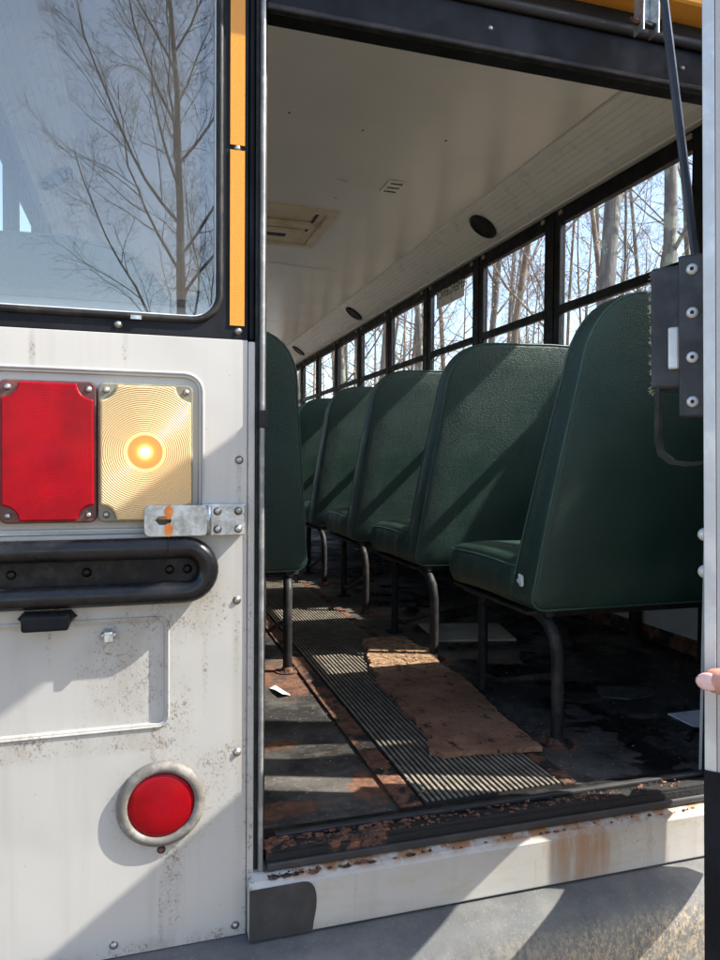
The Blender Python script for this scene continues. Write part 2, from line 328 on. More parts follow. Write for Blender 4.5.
# ------------------------------------------------------------------ mesh helpers
OFF = Vector((0, 0, EYE))
class MB:
    def __init__(s): s.v = []; s.f = []
    def add(s, vs, fs):
        k = len(s.v); s.v += [tuple(a) for a in vs]; s.f += [tuple(i + k for i in f) for f in fs]; return s
    def box(s, x0, x1, y0, y1, z0, z1, T=None):
        vs = [(x, y, z) for z in (z0, z1) for y in (y0, y1) for x in (x0, x1)]
        if T: vs = [T(*q) for q in vs]
        return s.add(vs, [(0, 2, 3, 1), (4, 5, 7, 6), (0, 1, 5, 4), (1, 3, 7, 5), (3, 2, 6, 7), (2, 0, 4, 6)])
    def tube(s, pts, r, n=8, caps=True, closed=False, flat=1.0):
        pts = [Vector(p) for p in pts]; N = len(pts)
        rs = r if isinstance(r, (list, tuple)) else [r] * N
        d0 = (pts[1] - pts[0]).normalized()
        up = Vector((0, 0, 1)) if abs(d0.z) < .9 else Vector((1, 0, 0))
        side = d0.cross(up).normalized(); vs = []
        for i, p in enumerate(pts):
            if closed: d = pts[(i + 1) % N] - pts[i - 1]
            else: d = pts[min(i + 1, N - 1)] - pts[max(i - 1, 0)]
            d.normalize()
            side = (side - d * side.dot(d)); side = side.normalized() if side.length > 1e-6 else d.orthogonal().normalized()
            u = side.cross(d)
            for k in range(n):
                a = 2 * math.pi * k / n
                vs.append(p + (side * math.cos(a) * flat + u * math.sin(a)) * rs[i])
        fs = []
        for i in range(N if closed else N - 1):
            j = (i + 1) % N
            for k in range(n): fs.append((i * n + k, i * n + (k + 1) % n, j * n + (k + 1) % n, j * n + k))
        if caps and not closed: fs += [tuple(range(n - 1, -1, -1)), tuple((N - 1) * n + k for k in range(n))]
        return s.add(vs, fs)
    def prism(s, pts2, a, b, axis='y', T=None):
        N = len(pts2)
        def P(u, v, w): return {'y': (u, w, v), 'x': (w, u, v), 'z': (u, v, w)}[axis]
        vs = [P(u, v, a) for u, v in pts2] + [P(u, v, b) for u, v in pts2]
        if T: vs = [T(*q) for q in vs]
        fs = [tuple(range(N)), tuple(range(2 * N - 1, N - 1, -1))] + [(i, i + N, (i + 1) % N + N, (i + 1) % N) for i in range(N)]
        return s.add(vs, fs)
    def loft(s, loops, close=True, cap0=True, cap1=True):
        n = len(loops[0]); vs = [p for l in loops for p in l]; fs = []
        for i in range(len(loops) - 1):
            for k in range(n if close else n - 1):
                fs.append((i * n + k, i * n + (k + 1) % n, (i + 1) * n + (k + 1) % n, (i + 1) * n + k))
        if cap0: fs.append(tuple(range(n - 1, -1, -1)))
        if cap1: fs.append(tuple((len(loops) - 1) * n + k for k in range(n)))
        return s.add(vs, fs)
    def dome(s, c, nrm, r, h, seg=12, rings=3):
        c = Vector(c); nrm = Vector(nrm).normalized(); u = nrm.orthogonal().normalized(); w_ = nrm.cross(u)
        loops = []
        for i in range(rings + 1):
            a = i / rings * math.pi / 2 * .96
            loops.append([c + nrm * h * math.sin(a) + (u * math.cos(t) + w_ * math.sin(t)) * r * math.cos(a) for t in [2 * math.pi * k / seg for k in range(seg)]])
        return s.loft(loops)
    def mesh(s, name):
        m = bpy.data.meshes.new(name); m.from_pydata(s.v, [], s.f); m.update()
        bm = bmesh.new(); bm.from_mesh(m); bmesh.ops.recalc_face_normals(bm, faces=bm.faces); bm.to_mesh(m); bm.free(); return m
    def build(s, name, mat, parent=None, smooth=False, bevel=0, local=False, origin=None):
        if origin is not None:
            o_ = Vector(origin); s.v = [tuple(Vector(p) - o_) for p in s.v]
        m = s.mesh(name); m.materials.append(mat)
        o = bpy.data.objects.new(name, m); col.objects.link(o)
        if parent is not None:
            o.parent = parent
            if not local and parent.type == 'EMPTY': o.location = OFF - parent.location
        elif not local:
            o.location = OFF + (Vector(origin) if origin is not None else Vector((0, 0, 0)))
        if smooth:
            for p_ in m.polygons: p_.use_smooth = True
        if bevel:
            b = o.modifiers.new('bevel', 'BEVEL'); b.width = bevel; b.segments = 2; b.limit_method = 'ANGLE'; b.angle_limit = R(40)
            b.harden_normals = False
        if smooth == 'auto': autosmooth(o)
        return o
def autosmooth(o, ang=40):
    bm = bmesh.new(); bm.from_mesh(o.data)
    for e in bm.edges:
        e.smooth = len(e.link_faces) == 2 and e.calc_face_angle(0) < R(ang)
    bm.to_mesh(o.data); bm.free()
def tag(o, label=None, cat=None, group=None, kind=None):
    if label: o['label'] = label
    if cat: o['category'] = cat
    if group: o['group'] = group
    if kind: o['kind'] = kind
    return o
def empty(name, loc, rz=0):
    o = bpy.data.objects.new(name, None); o.location = loc; o.rotation_euler = (0, 0, rz); o.empty_display_size = .1; col.objects.link(o); return o
def children(o): return [c for c in bpy.data.objects if c.parent == o]
def copy_tree(o, parent=None):
    kids = children(o)
    c = o.copy(); col.objects.link(c)
    if parent is not None: c.parent = parent
    for ch in kids: copy_tree(ch, c)
    return c
def rrect(x0, x1, z0, z1, r, n=6):
    pts = []
    for cx, cz, a0 in ((x1 - r, z1 - r, 0), (x0 + r, z1 - r, 90), (x0 + r, z0 + r, 180), (x1 - r, z0 + r, 270)):
        for k in range(n + 1):
            a = R(a0 + 90 * k / n); pts.append((cx + r * math.cos(a), cz + r * math.sin(a)))
    return pts
def cut(o, cutters):
    for c in cutters:
        m = c.mesh('cutter'); co = bpy.data.objects.new('cutter', m); col.objects.link(co); co.matrix_world = Matrix.Translation(OFF)
        b = o.modifiers.new('cut', 'BOOLEAN'); b.operation = 'DIFFERENCE'; b.solver = 'EXACT'; b.object = co
        bpy.context.view_layer.update()
        dg = bpy.context.evaluated_depsgraph_get(); nm = bpy.data.meshes.new_from_object(o.evaluated_get(dg))
        o.modifiers.remove(b); o.data = nm; bpy.data.objects.remove(co)
    return o
def addbevel(o, wd, seg=2):
    b = o.modifiers.new('bevel', 'BEVEL'); b.width = wd; b.segments = seg; b.limit_method = 'ANGLE'; b.angle_limit = R(35); return o

# ------------------------------------------------------------------ SETTING: ground
g_ = MB(); N = 60
for i in range(N + 1):
    for j in range(N + 1):
        x = (i / N - .5) * 600; y = (j / N - .5) * 600
        d = math.hypot(x, y); h = 0 if d < 25 else (d - 25) * .012 * (1 + math.sin(x * .03) * .5)
        g_.v.append((x, y, -EYE + h))
for i in range(N):
    for j in range(N):
        a = i * (N + 1) + j; g_.f.append((a, a + N + 1, a + N + 2, a + 1))
tag(g_.build('ground', M['ground'], smooth=True), kind='structure')

# ------------------------------------------------------------------ THE BUS
bus = empty('school_bus', (.67, 1.2, 0))
tag(bus, 'white school bus seen through its open rear emergency door', 'bus')
PY = 1.157            # rear face
XL, XR = -.44, 1.78   # side walls inside
FZ = -.65             # floor
YE = 10.2             # front end
def screw(x, y, z, nrm, parent, r=.0052, mat='screw'):
    b = MB().dome((x, y, z), nrm, r * 1.35, .0012, 12, 1); b.dome(Vector((x, y, z)) + Vector(nrm) * .001, nrm, r, r * .55, 12, 3)
    o = b.build('screw', M[mat], parent, smooth=True); return o

# rear panel, lower left, with two pressed recesses
rp = MB().box(-.50, .166, PY, PY + .035, -.775, .189).build('rear_panel', M['white'], bus)
cut(rp, [MB().prism(rrect(-.48, .090, -.108, .126, .022), PY - .02, PY + .006), MB().prism(rrect(-.47, .039, -.415, -.252, .012, 4), PY - .02, PY + .0075)])
addbevel(rp, .0022)
for (x, z) in ((.153, -.002), (.150, -.227), (.151, -.474), (.149, -.758), (-.038, -.755), (-.25, -.755)): screw(x, PY, z, (0, -1, 0), rp)
# raised bead around the lamp recess
bead = MB().tube([(x, PY - .0005, z) for x, z in rrect(-.486, .096, -.114, .132, .028)], .0028, 6, closed=True)
bead.build('bead', M['tray'], rp, smooth=True)
bead2 = MB().tube([(x, PY - .0003, z) for x, z in rrect(-.476, .0435, -.4195, -.2475, .015, 4)], .0022, 6, closed=True); bead2.build('bead', M['white'], rp, smooth=True)
# plate-light knob in the lower recess
kn = MB(); kn.box(-.051, -.038, PY - .018, PY + .010, -.279, -.262).tube([(-.0555, PY - .004, -.27), (-.0335, PY - .004, -.27)], .0055, 8)
kn.build('latch_knob', M['galv'], bus, bevel=.002)
rr_ = MB().box(1.137, 1.84, PY, PY + .035, -.775, .189).build('rear_panel', M['white'], bus, bevel=.002)

# black window surround + windows, both sides
for side in (0, 1):
    mx = (lambda x: x) if side == 0 else (lambda x: 1.305 - x)
    a, b = sorted((mx(-.50), mx(.1665)))
    sur = MB().box(a, b, PY + .001, PY + .034, .1895, 1.02).build('window_surround', M['black'], bus)
    wa, wb = sorted((mx(-.36), mx(.124)))
    cut(sur, [MB().prism(rrect(wa, wb, .214, .84, .045), PY - .02, PY + .06)]); addbevel(sur, .002)
    gl = MB().prism(rrect(wa + .001, wb - .001, .215, .839, .044), PY + .010, PY + .0135).build('rear_window', M['rearglass'], bus)
    MB().tube([(x, PY + .001, z) for x, z in rrect(wa + .002, wb - .002, .216, .838, .043, 8)], .0058, 8, closed=True).build('gasket', M['blackrub'], gl, smooth=True)
    MB().tube([(x, PY + .0055, z) for x, z in rrect(wa + .0085, wb - .0085, .2225, .8315, .037, 8)], .0017, 6, closed=True).build('chrome_bead', M['silver'], gl, smooth=True)
    if side == 0:
        MB().box(-.012, .004, PY - .005, PY + .004, .211, .217).build('weep_clip', M['galv'], gl)
    for z0, z1 in ((.211, .486), (.494, .775)):
        xx = sorted((mx(.1375), mx(.1605)))
        MB().box(xx[0], xx[1], PY - .0012, PY + .003, z0, z1).build('reflective_tape', M['tape'], sur)
    for x, z in ((.149, .490), (.151, .2035), (-.030, .203)): screw(mx(x), PY + .001, z, (0, -1, 0), sur, .0045)
    # inner lining with its own opening
    c, d = sorted((mx(-.44), mx(.185)))
    lin = MB().box(c, d, PY + .045, PY + .058, FZ, 1.34).build('inner_lining', M['wallgrey'], bus)
    wa, wb = sorted((mx(-.33), mx(.098)))
    cut(lin, [MB().prism(rrect(wa, wb, .250, .81, .03), PY, PY + .1)])
    w2 = MB().prism(rrect(wa - .006, wb + .006, .244, .816, .034), PY + .036, PY + .0445).build('inner_trim', M['dgrey'], bus)
    cut(w2, [MB().prism(rrect(wa + .004, wb - .004, .254, .806, .028), PY, PY + .1)])

# door jambs
ja = MB().box(.1668, .178, PY - .002, PY + .03, -.70, .187).build('jamb_trim', M['white'], bus, bevel=.002)
def rodlike(x0, x1, y0, y1, z0, z1, name, mat, parent=bus, bev=.004): return MB().box(x0, x1, y0, y1, z0, z1).build(name, M[mat], parent, bevel=bev)
rodlike(.1785, .1845, PY + .002, PY + .03, -.672, .80, 'jamb_gap', 'blackrub', bev=.001)
rodlike(.1850, .1925, PY - .010, PY + .03, -.672, .80, 'jamb_edge', 'aludark', bev=.003)
rodlike(.1930, .1985, PY + .014, PY + .044, -.66, .78, 'jamb_seal', 'blackrub', bev=.002)
rodlike(.1680, .1780, PY + .004, PY + .03, .190, .80, 'jamb_filler', 'black')
rodlike(1.122, 1.1365, PY - .006, PY + .03, -.672, .80, 'jamb_edge', 'silver')
rodlike(1.113, 1.1215, PY + .002, PY + .044, -.66, .78, 'jamb_seal', 'blackrub', bev=.003)
# striker plate on the left jamb
sp = MB().box(.183, .197, PY - .0125, PY + .01, .050, .078).build('striker_plate', M['darkmetal'], bus, bevel=.002)

# header above the door
hd = MB(); hd.box(.193, 1.1125, PY - .004, PY + .05, .716, .79)
hdr = hd.build('door_header', M['black'], bus, bevel=.006)
MB().box(.1935, 1.112, PY - .010, PY + .004, .7095, .7205).build('drip_lip', M['blackrub'], hdr, bevel=.003)
MB().tube([(.18, PY - .008, .796), (.9, PY - .010, .796), (1.05, PY - .012, .794), (1.097, PY - .012, .782), (1.115, PY - .010, .755), (1.118, PY - .008, .70)], .009, 10).build('door_seal', M['dgrey'], hdr, smooth=True)
MB().box(.17, 1.12, PY + .000, PY + .05, .8055, .8350).build('seal_channel', M['rustdark'], hdr)
MB().box(1.08, 1.1125, PY - .02, PY - .0045, .722, .77).build('corner_pad', M['blackrub'], hdr, bevel=.004)
for x in (.585, .99): screw(x, PY - .004, .752 if x < .9 else .75, (0, -1, 0), hdr, .004)
cap = MB(); cap.box(-.50, 1.84, PY - .060, PY + .06, .8355, .92); cap.build('rear_cap', M['yellowbus'], bus, bevel=.008)
MB().box(-.50, 1.84, PY + .0, PY + .05, .9205, 1.40).build('rear_upper_panel', M['white'], bus)
# channel bracket hanging over the header
br = MB(); bx, by = .848, PY - .080
br.box(bx - .017, bx - .014, by - .012, by + .014, .745, .92).box(bx + .014, bx + .017, by - .012, by + .014, .745, .92).box(bx - .014, bx + .014, by + .011, by + .014, .765, .92)
bo = br.build('door_stay_bracket', M['galv'], bus, bevel=.001)
MB().tube([(bx - .034, by, .765), (bx + .019, by, .762)], .0055, 8).build('bolt', M['rust'], bo, smooth=True)
MB().box(bx - .017, bx + .017, by + .0145, PY - .021, .84, .90).build('spacer', M['galv'], bo) if 0 else None

# tail lights
def lamp(name, x0, x1, z0, z1, lensm, cornerm, lbl):
    hs = MB().prism(rrect(x0, x1, z0, z1, .010), PY - .014, PY + .0055).build(name, M[cornerm], bus, bevel=.0025)
    hs['label'] = lbl
    # lens with notched corners around the screws
    q = .0295; e = .0035; pts = []
    def arc(cx, cz, a0, a1, r, n=6):
        return [(cx + r * math.cos(R(a0 + (a1 - a0) * k / n)), cz + r * math.sin(R(a0 + (a1 - a0) * k / n))) for k in range(n + 1)]
    X0, X1, Z0, Z1 = x0 + e, x1 - e, z0 + e, z1 - e
    pts += arc(X1, Z1, 270, 180, q * .78) + arc(X0, Z1, 0, -90, q * .78) + arc(X0, Z0, 90, 0, q * .78) + arc(X1, Z0, 180, 90, q * .78)
    ln = MB().prism(pts, PY - .021, PY - .0145).build('lens', M[lensm], hs)
    addbevel(ln, .003, 3)
    for sx in (x0 + .0115, x1 - .0115):
        for sz in (z0 + .0115, z1 - .0115): screw(sx, PY - .014, sz, (0, -1, 0), hs, .004)
    return hs
lamp('brake_light', -.193, -.0605, -.097, .1125, 'red', 'lamphouse', 'red rectangular brake light')
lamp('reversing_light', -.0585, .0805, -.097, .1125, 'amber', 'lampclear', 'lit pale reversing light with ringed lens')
lamp('turn_signal', -.330, -.1955, -.097, .1125, 'red', 'lamphouse', 'red rectangular light at the outer side')

# round light
def ringpts(cx, cz, r, n=40): return [(cx + r * math.cos(2 * math.pi * k / n), cz + r * math.sin(2 * math.pi * k / n)) for k in range(n)]
cx, cz = .033, -.541
rl = MB()
prof = [(.0668, 0), (.0675, -.004), (.0645, -.010), (.057, -.0125), (.0515, -.010), (.0505, -.005)]
rl.loft([[(x, PY + h, z) for x, z in ringpts(cx, cz, r_)] for r_, h in prof], cap0=True, cap1=False)
rlo = rl.build('round_tail_light', M['ring'], bus, smooth=True)
MB().loft([[(x, PY + h, z) for x, z in ringpts(cx, cz, r_)] for r_, h in ((.0515, -.004), (.0495, -.0075), (.042, -.0100), (.02, -.0112), (.004, -.0114))], cap0=False).build('lens', M['reddisc'], rlo, smooth=True)
screw(cx, PY - .001, cz - .074, (0, -1, 0), rlo, .005, 'rust')

# black looped rubber guard rail
rx1, zt, zb = .103, -.1375, -.2065
gp = [(-.55, PY - .019, zt)] + [(-.1 * k + .0, PY - .019, zt) for k in (4, 3, 2, 1)] + [(.05, PY - .019, zt)]
cxr, rad = .068, (zt - zb) / 2
gp += [(cxr + rad * math.sin(R(a)), PY - .019, (zt + zb) / 2 + rad * math.cos(R(a))) for a in range(0, 181, 12)]
gp += [(.05 - .1 * k, PY - .019, zb) for k in range(0, 6)]
gr = MB().tube(gp, .0165, 14).build('bumper_guard', M['railblack'], bus, smooth=True)
MB().box(-.55, .088, PY - .0105, PY - .0005, zb + .012, zt - .012).build('backing_plate', M['backblack'], gr)
MB().tube([(.0415, PY - .019, zt + .0168 * math.cos(t) ) if False else (.0415, PY - .019 + .0169 * math.sin(t), zt + .0169 * math.cos(t)) for t in [2 * math.pi * k / 16 for k in range(16)]], .0008, 5, closed=True).build('joint', M['blackrub'], gr)
for x in (-.178, -.075, .045): screw(x, PY - .0105, (zt + zb) / 2, (0, -1, 0), gr, .0055, 'backblack')
screw(.072, PY - .0105, (zt + zb) / 2, (0, -1, 0), gr, .0055, 'backblack')
# bracket under it
bk = MB().box(-.162, -.098, PY - .040, PY - .0005, -.252, -.229).build('plate_lamp', M['black'], bus, bevel=.004)
MB().prism([(-.171, -.238), (-.162, -.228), (-.098, -.228), (-.089, -.238), (-.098, -.247), (-.162, -.247)], PY - .006, PY - .0002).build('mounting_flange', M['rustdark'], bk)

# hasp
hp = MB().box(.092, .160, PY - .0215, PY - .0005, -.1205, -.0705)
hs = hp.build('hasp', M['galv'], bus, bevel=.002)
arm = MB().prism(rrect(.007, .103, -.1195, -.0715, .010, 5), PY - .0275, PY - .0195).build('hasp_strap', M['galv'], hs)
cut(arm, [MB().prism([(.024, -.095), (.029, -.089), (.044, -.089), (.047, -.095), (.044, -.101), (.029, -.101)], PY - .05, PY + .0)]); addbevel(arm, .0015)
MB().tube([(.103, PY - .025, -.1185), (.103, PY - .025, -.0725)], .004, 10).build('hinge_pin', M['galv'], hs, smooth=True)
for z in (-.0825, -.109):
    MB().prism([(.043 + .0065 * math.cos(a) * (1 + .15 * math.sin(3 * a)), z + .0105 * math.sin(a)) for a in [2 * math.pi * k / 14 for k in range(14)]], PY - .0281, PY - .0276).build('orange_smear', M['orangep'], hs)
for x in (.117, .149):
    for z in (-.082, -.110): screw(x, PY - .0215, z, (0, -1, 0), hs, .005)

# sill under the door, ledge, threshold
sl = MB(); prof = [(PY + .03, -.672), (PY - .004, -.674), (PY - .020, -.681), (PY - .0265, -.690), (PY - .027, -.773), (PY + .03, -.773)]
sl.prism(prof, .1675, 1.1365, 'x'); sil = sl.build('door_sill', M['white'], bus, bevel=.003)
pt = MB(); out = [(.1675, -.6885)] + [(.268 + .008 * math.sin(k * 1.3), -.6885 - k * .0035) for k in range(0, 0)]
out = [(.1678, -.689), (.255, -.6880), (.264, -.6895), (.270, -.694), (.2745, -.701), (.277, -.710), (.278, -.721), (.2775, -.734), (.2755, -.746), (.273, -.758), (.2715, -.7725), (.1678, -.7725)]
pt.prism(out, PY - .0282, PY - .0272).build('dark_paint_patch', M['dgrey'], sil)
random.seed(5)
th = MB(); th.box(.1988, 1.1127, PY - .001, PY + .022, -.671, -.6405)
tho = th.build('threshold', M['rustdark'], bus, bevel=.003)
MB().box(.1988, 1.1127, PY + .0225, PY + .075, FZ, -.6445).build('rubber_strip', M['blackrub'], tho, bevel=.002)
MB().box(.22, 1.1127, PY + .034, PY + .046, -.6440, -.6365).build('raised_lip', M['dgrey'], tho, bevel=.002)
MB().box(.1988, 1.1127, PY - .0035, PY - .0012, -.6700, -.6480).build('edge_strip', M['rustdark'], tho)
MB().box(.1990, 1.1127, PY - .011, PY - .004, -.6735, -.6600).build('seal_lip', M['dgrey'], tho, bevel=.003)
fl = MB()                                   # flaking rust along the ledge
for k in range(420):
    x = .2 + (random.random() ** 1.5) * .85; y = PY - .020 + random.random() * .05; z = -.6735 + (y > PY - .002) * .0330 - (y < PY - .006) * .006
    s_ = random.uniform(.002, .009) * (1.25 if x < .45 else .7)
    pts = [(x + s_ * math.cos(a) * random.uniform(.6, 1.3), y + s_ * .7 * math.sin(a) * random.uniform(.6, 1.2)) for a in [2 * math.pi * i / 6 for i in range(6)]]
    h = random.uniform(.001, .005); n0 = len(fl.v)
    fl.add([(p[0], p[1], z + random.uniform(0, .001)) for p in pts] + [(x + random.uniform(-.5, .5) * s_, y, z + h)], [(i, (i + 1) % 6, 6) for i in range(6)])
fo = fl.build('rust_flakes', M['rust'], bus); fo['kind'] = 'stuff'

# bumper
bp = [(PY + .03, -.776), (PY - .02, -.7768), (PY - .05, -.779)] + [(PY - .05 - .065 * math.sin(R(a)), -.779 - .075 * (1 - math.cos(R(a)))) for a in range(10, 91, 8)] + [(PY - .112, -1.02), (PY - .10, -1.03), (PY + .03, -1.03)]
bmp = MB().prism(bp, -.56, 1.90, 'x').build('bumper', M['bumper'], bus, smooth=True, bevel=.004); autosmooth(bmp, 30)
for x in (.66, .25): MB().dome((x, PY - .1135, -.885), (0, -1, 0), .008, .003).build('bolt', M['blackrub'], bmp, smooth=True)

# ---- interior shell
MB().box(XL - .03, XR + .03, PY + .0585, YE, FZ - .05, FZ).build('floor', M['floor'], bus)
rb = MB(); x0, x1 = .512, .806; nr = 25; y0, y1 = PY + .080, 9.5
rb.box(x0, x1, y0, y1, FZ + .0005, FZ + .006)
for k in range(nr):
    xx = x0 + (k + .5) * (x1 - x0) / nr
    rb.add([(xx - .0042, y0, FZ + .006), (xx - .0026, y0, FZ + .0102), (xx + .0026, y0, FZ + .0102), (xx + .0042, y0, FZ + .006),
            (xx - .0042, y1, FZ + .006), (xx - .0026, y1, FZ + .0102), (xx + .0026, y1, FZ + .0102), (xx + .0042, y1, FZ + .006)], [(0, 1, 5, 4), (1, 2, 6, 5), (2, 3, 7, 6), (0, 3, 2, 1)])
rb.build('aisle_mat', M['ribs'], bus)
for xa, xb in ((.462, .508), (.810, .842)): MB().box(xa, xb, PY + .082, 9.5, FZ + .0005, FZ + .0075).build('aisle_trim', M['rust'], bus, bevel=.002)
# lower side walls with heater ledge and rusted foot
for s_, xw in ((1, XR), (-1, XL)):
    a, b = sorted((xw, xw + s_ * .012)); MB().box(a, b, PY + .0585, YE, FZ, .235).build('side_wall', M['wallgrey'], bus)
    a, b = sorted((xw - s_ * .004, xw - s_ * .0005)); MB().box(a, b, PY + .06, YE, FZ + .0005, FZ + .055).build('rusted_skirting', M['rust'], bus)
    a, b = sorted((xw + s_ * .03, xw + s_ * .05)); MB().box(a, b, PY + .0355, YE, -.85, .235).build('outer_side_panel', M['white'], bus)
    a, b = sorted((xw, xw + s_ * .05)); MB().box(a, b, PY + .0355, YE, .2355, .2455).build('window_sill', M['black'], bus)
    MB().box(a, b, PY + .0355, YE, 1.121, 1.14).build('window_header', M['black'], bus)
    MB().box(a, b, PY + .0355, YE, 1.1405, 1.40).build('outer_side_panel', M['white'], bus)
# window posts and sashes
posts = [1.19, 1.955, 2.875, 3.62, 4.355, 5.10, 5.85, 6.60, 7.35, 8.10, 8.85, 9.60]
def window(xw, s_, ya, yb, latch=True, decal=False):
    def bx(mb, y0, y1, z0, z1, d0, d1):
        a, b = sorted((xw + s_ * d0, xw + s_ * d1)); mb.box(a, b, y0, y1, z0, z1)
    fr = MB()
    bx(fr, ya, ya + .040, .246, 1.12, -.002, .030); bx(fr, yb - .040, yb, .246, 1.12, -.002, .030)
    bx(fr, ya + .04, yb - .04, 1.05, 1.12, -.002, .030); bx(fr, ya + .04, yb - .04, .246, .28, -.002, .030)
    bx(fr, ya + .04, yb - .04, .655, .692, -.004, .022)
    o = fr.build('side_window', M['black'], bus, bevel=.003)
    p1 = MB(); bx(p1, ya + .0405, yb - .0405, .6925, 1.0495, .008, .012); p1.build('pane', M['sideglass'], o)
    p2 = MB(); bx(p2, ya + .0405, yb - .0405, .2805, .6545, .016, .020); p2.build('pane', M['sideglass'], o)
    for yy in (ya + .05, yb - .05):
        l = MB(); bx(l, yy - .013, yy + .013, 1.086, 1.104, -.010, -.0022); l.build('latch', M['card'], o, bevel=.002)
    return o
postsR = posts; postsL = [1.19, 1.70, 2.30] + [p + .125 for p in posts[2:]]
for s_, xw in ((1, XR), (-1, XL)):
    posts = postsR if s_ == 1 else postsL
    for i in range(len(posts) - 1):
        ya, yb = posts[i] + .022, posts[i + 1] - .022
        w_ = window(xw, s_, ya, yb)
        if s_ == 1 and i == 3:
            yc, wd = (ya + yb) / 2 + .02, .40
            MB().box(xw + .0062, xw + .0070, yc - wd / 2, yc + wd / 2, .945, 1.06).build('decal', M['paper'], w_)
            cu = bpy.data.curves.new('lettering', 'FONT'); cu.body = 'EMERGENCY'; cu.size = .075; cu.extrude = .0002; cu.align_x = 'CENTER'
            t = bpy.data.objects.new('lettering', cu); col.objects.link(t); cu.materials.append(M['black'])
            bpy.context.view_layer.update(); me_ = bpy.data.meshes.new_from_object(t.evaluated_get(bpy.context.evaluated_depsgraph_get())); bpy.data.objects.remove(t); t = bpy.data.objects.new('lettering', me_); col.objects.link(t)
            t.parent = w_; t.matrix_local = Matrix.Translation((xw + .0058, yc, 1.0)) @ Matrix(((0, 0, 1), (1, 0, 0), (0, 1, 0))).to_4x4()
    for i, y in enumerate(posts):
        a, b = sorted((xw - s_ * .006, xw + s_ * .045)); MB().box(a, b, y - .0215, y + .0215, .236, 1.1205).build('window_post', M['black'], bus, bevel=.004)
# cove panels (sloping, ribbed) on both sides + trim + speakers
CX, CZ = 1.588, 1.27
for s_, xw, cxx in ((1, XR, 1.588), (-1, XL, -.248)):
    seams = [PY + .0585, 2.86, 4.62, 6.5, 8.4, YE]
    for i in range(len(seams) - 1):
        ya, yb = seams[i] + .001, seams[i + 1] - .001
        pf = []; nseg = 9
        P0 = Vector((cxx, CZ - .012)); P1 = Vector((xw + s_ * .004, 1.120))
        nv = Vector((-(P1 - P0).y, (P1 - P0).x)).normalized()
        if nv.y > 0: nv = -nv
        pts = []
        for k in range(nseg):
            t0, t1 = k / nseg, (k + 1) / nseg
            a = P0.lerp(P1, t0); b = P0.lerp(P1, t0 + (t1 - t0) * .90); c = P0.lerp(P1, t0 + (t1 - t0) * .95)
            pts += [a, b, c + -nv * .0022]
        pts.append(P1)
        outl = [(p.x, p.y) for p in pts] + [(p.x, p.y + .02) for p in reversed(pts)]
        N_ = len(outl)
        mb = MB(); mb.add([(u, ya, v) for u, v in outl] + [(u, yb, v) for u, v in outl], [])
        np_ = len(pts)
        for k in range(np_ - 1):
            mb.f.append((k, k + 1, N_ + k + 1, N_ + k))
        for k in range(np_, 2 * np_ - 1): mb.f.append((k, k + 1, N_ + k + 1, N_ + k))
        for k in range(np_ - 1):
            mb.f.append((k, N_ - 1 - k, N_ - 2 - k, k + 1)); mb.f.append((N_ + k, N_ + k + 1, 2 * N_ - 2 - k, 2 * N_ - 1 - k))
        mb.build('cove_panel', M['cove'], bus)
    MB().tube([(cxx, PY + .06, CZ - .004), (cxx, YE, CZ - .004)], .009, 8).build('cove_trim', M['cove'], bus, smooth=True)
    a, b = sorted((xw - s_ * .03, xw + s_ * .006))
    MB().box(a, b, PY + .06, YE, 1.1145, 1.1215).build('cove_flange', M['cove'], bus)
    # speakers
    for y in (3.36, 5.67, 7.80):
        P = P0.lerp(P1, .46); n3 = Vector((nv.x, 0, nv.y)); c3 = Vector((P.x, y, P.y)) + n3 * .001
        e1 = Vector((0, 1, 0)); e2 = n3.cross(e1)
        def loop(r, h): return [c3 + n3 * h + (e1 * math.cos(t) + e2 * math.sin(t)) * r for t in [2 * math.pi * k / 28 for k in range(28)]]
        so_ = MB().loft([loop(.078, 0), loop(.078, .008), loop(.066, .012), loop(.062, .006)], cap1=False).build('speaker', M['blackrub'], bus, smooth=True)
        cone = MB().loft([loop(.0615, .006), loop(.045, .0035), loop(.02, .003)]); cone.build('grille', M['blackrub'], so_)
# ceiling, crowned
ce = MB(); n = 16; ys = [PY + .0585 + (YE - PY - .0585) * k / 40 for k in range(41)]
for y in ys:
    for k in range(n + 1):
        t = k / n; x = -.248 + 1.836 * t; ce.v.append((x, y, CZ + .055 * (1 - (2 * t - 1) ** 2)))
for j in range(40):
    for k in range(n):
        if 7 < 0: pass
        ce.f.append((j * (n + 1) + k, j * (n + 1) + k + 1, (j + 1) * (n + 1) + k + 1, (j + 1) * (n + 1) + k))
ceo = ce.build('ceiling', M['ceil'], bus, smooth=True)
def cz_(x): t = (x + .248) / 1.836; return CZ + .055 * (1 - (2 * t - 1) ** 2)
# outer roof
ro = MB(); 
for y in (PY + .001, YE + .05):
    for k in range(25):
        a = math.pi * k / 24; ro.v.append((.67 - 1.175 * math.cos(a) , y, 1.40 + .20 * math.sin(a) ** .8))
for k in range(24): ro.f.append((k, k + 1, 25 + k + 1, 25 + k))
ro.f.append(tuple(range(25))); ro.f.append(tuple(range(49, 24, -1)))
ro.build('roof', M['white'], bus, smooth='auto')
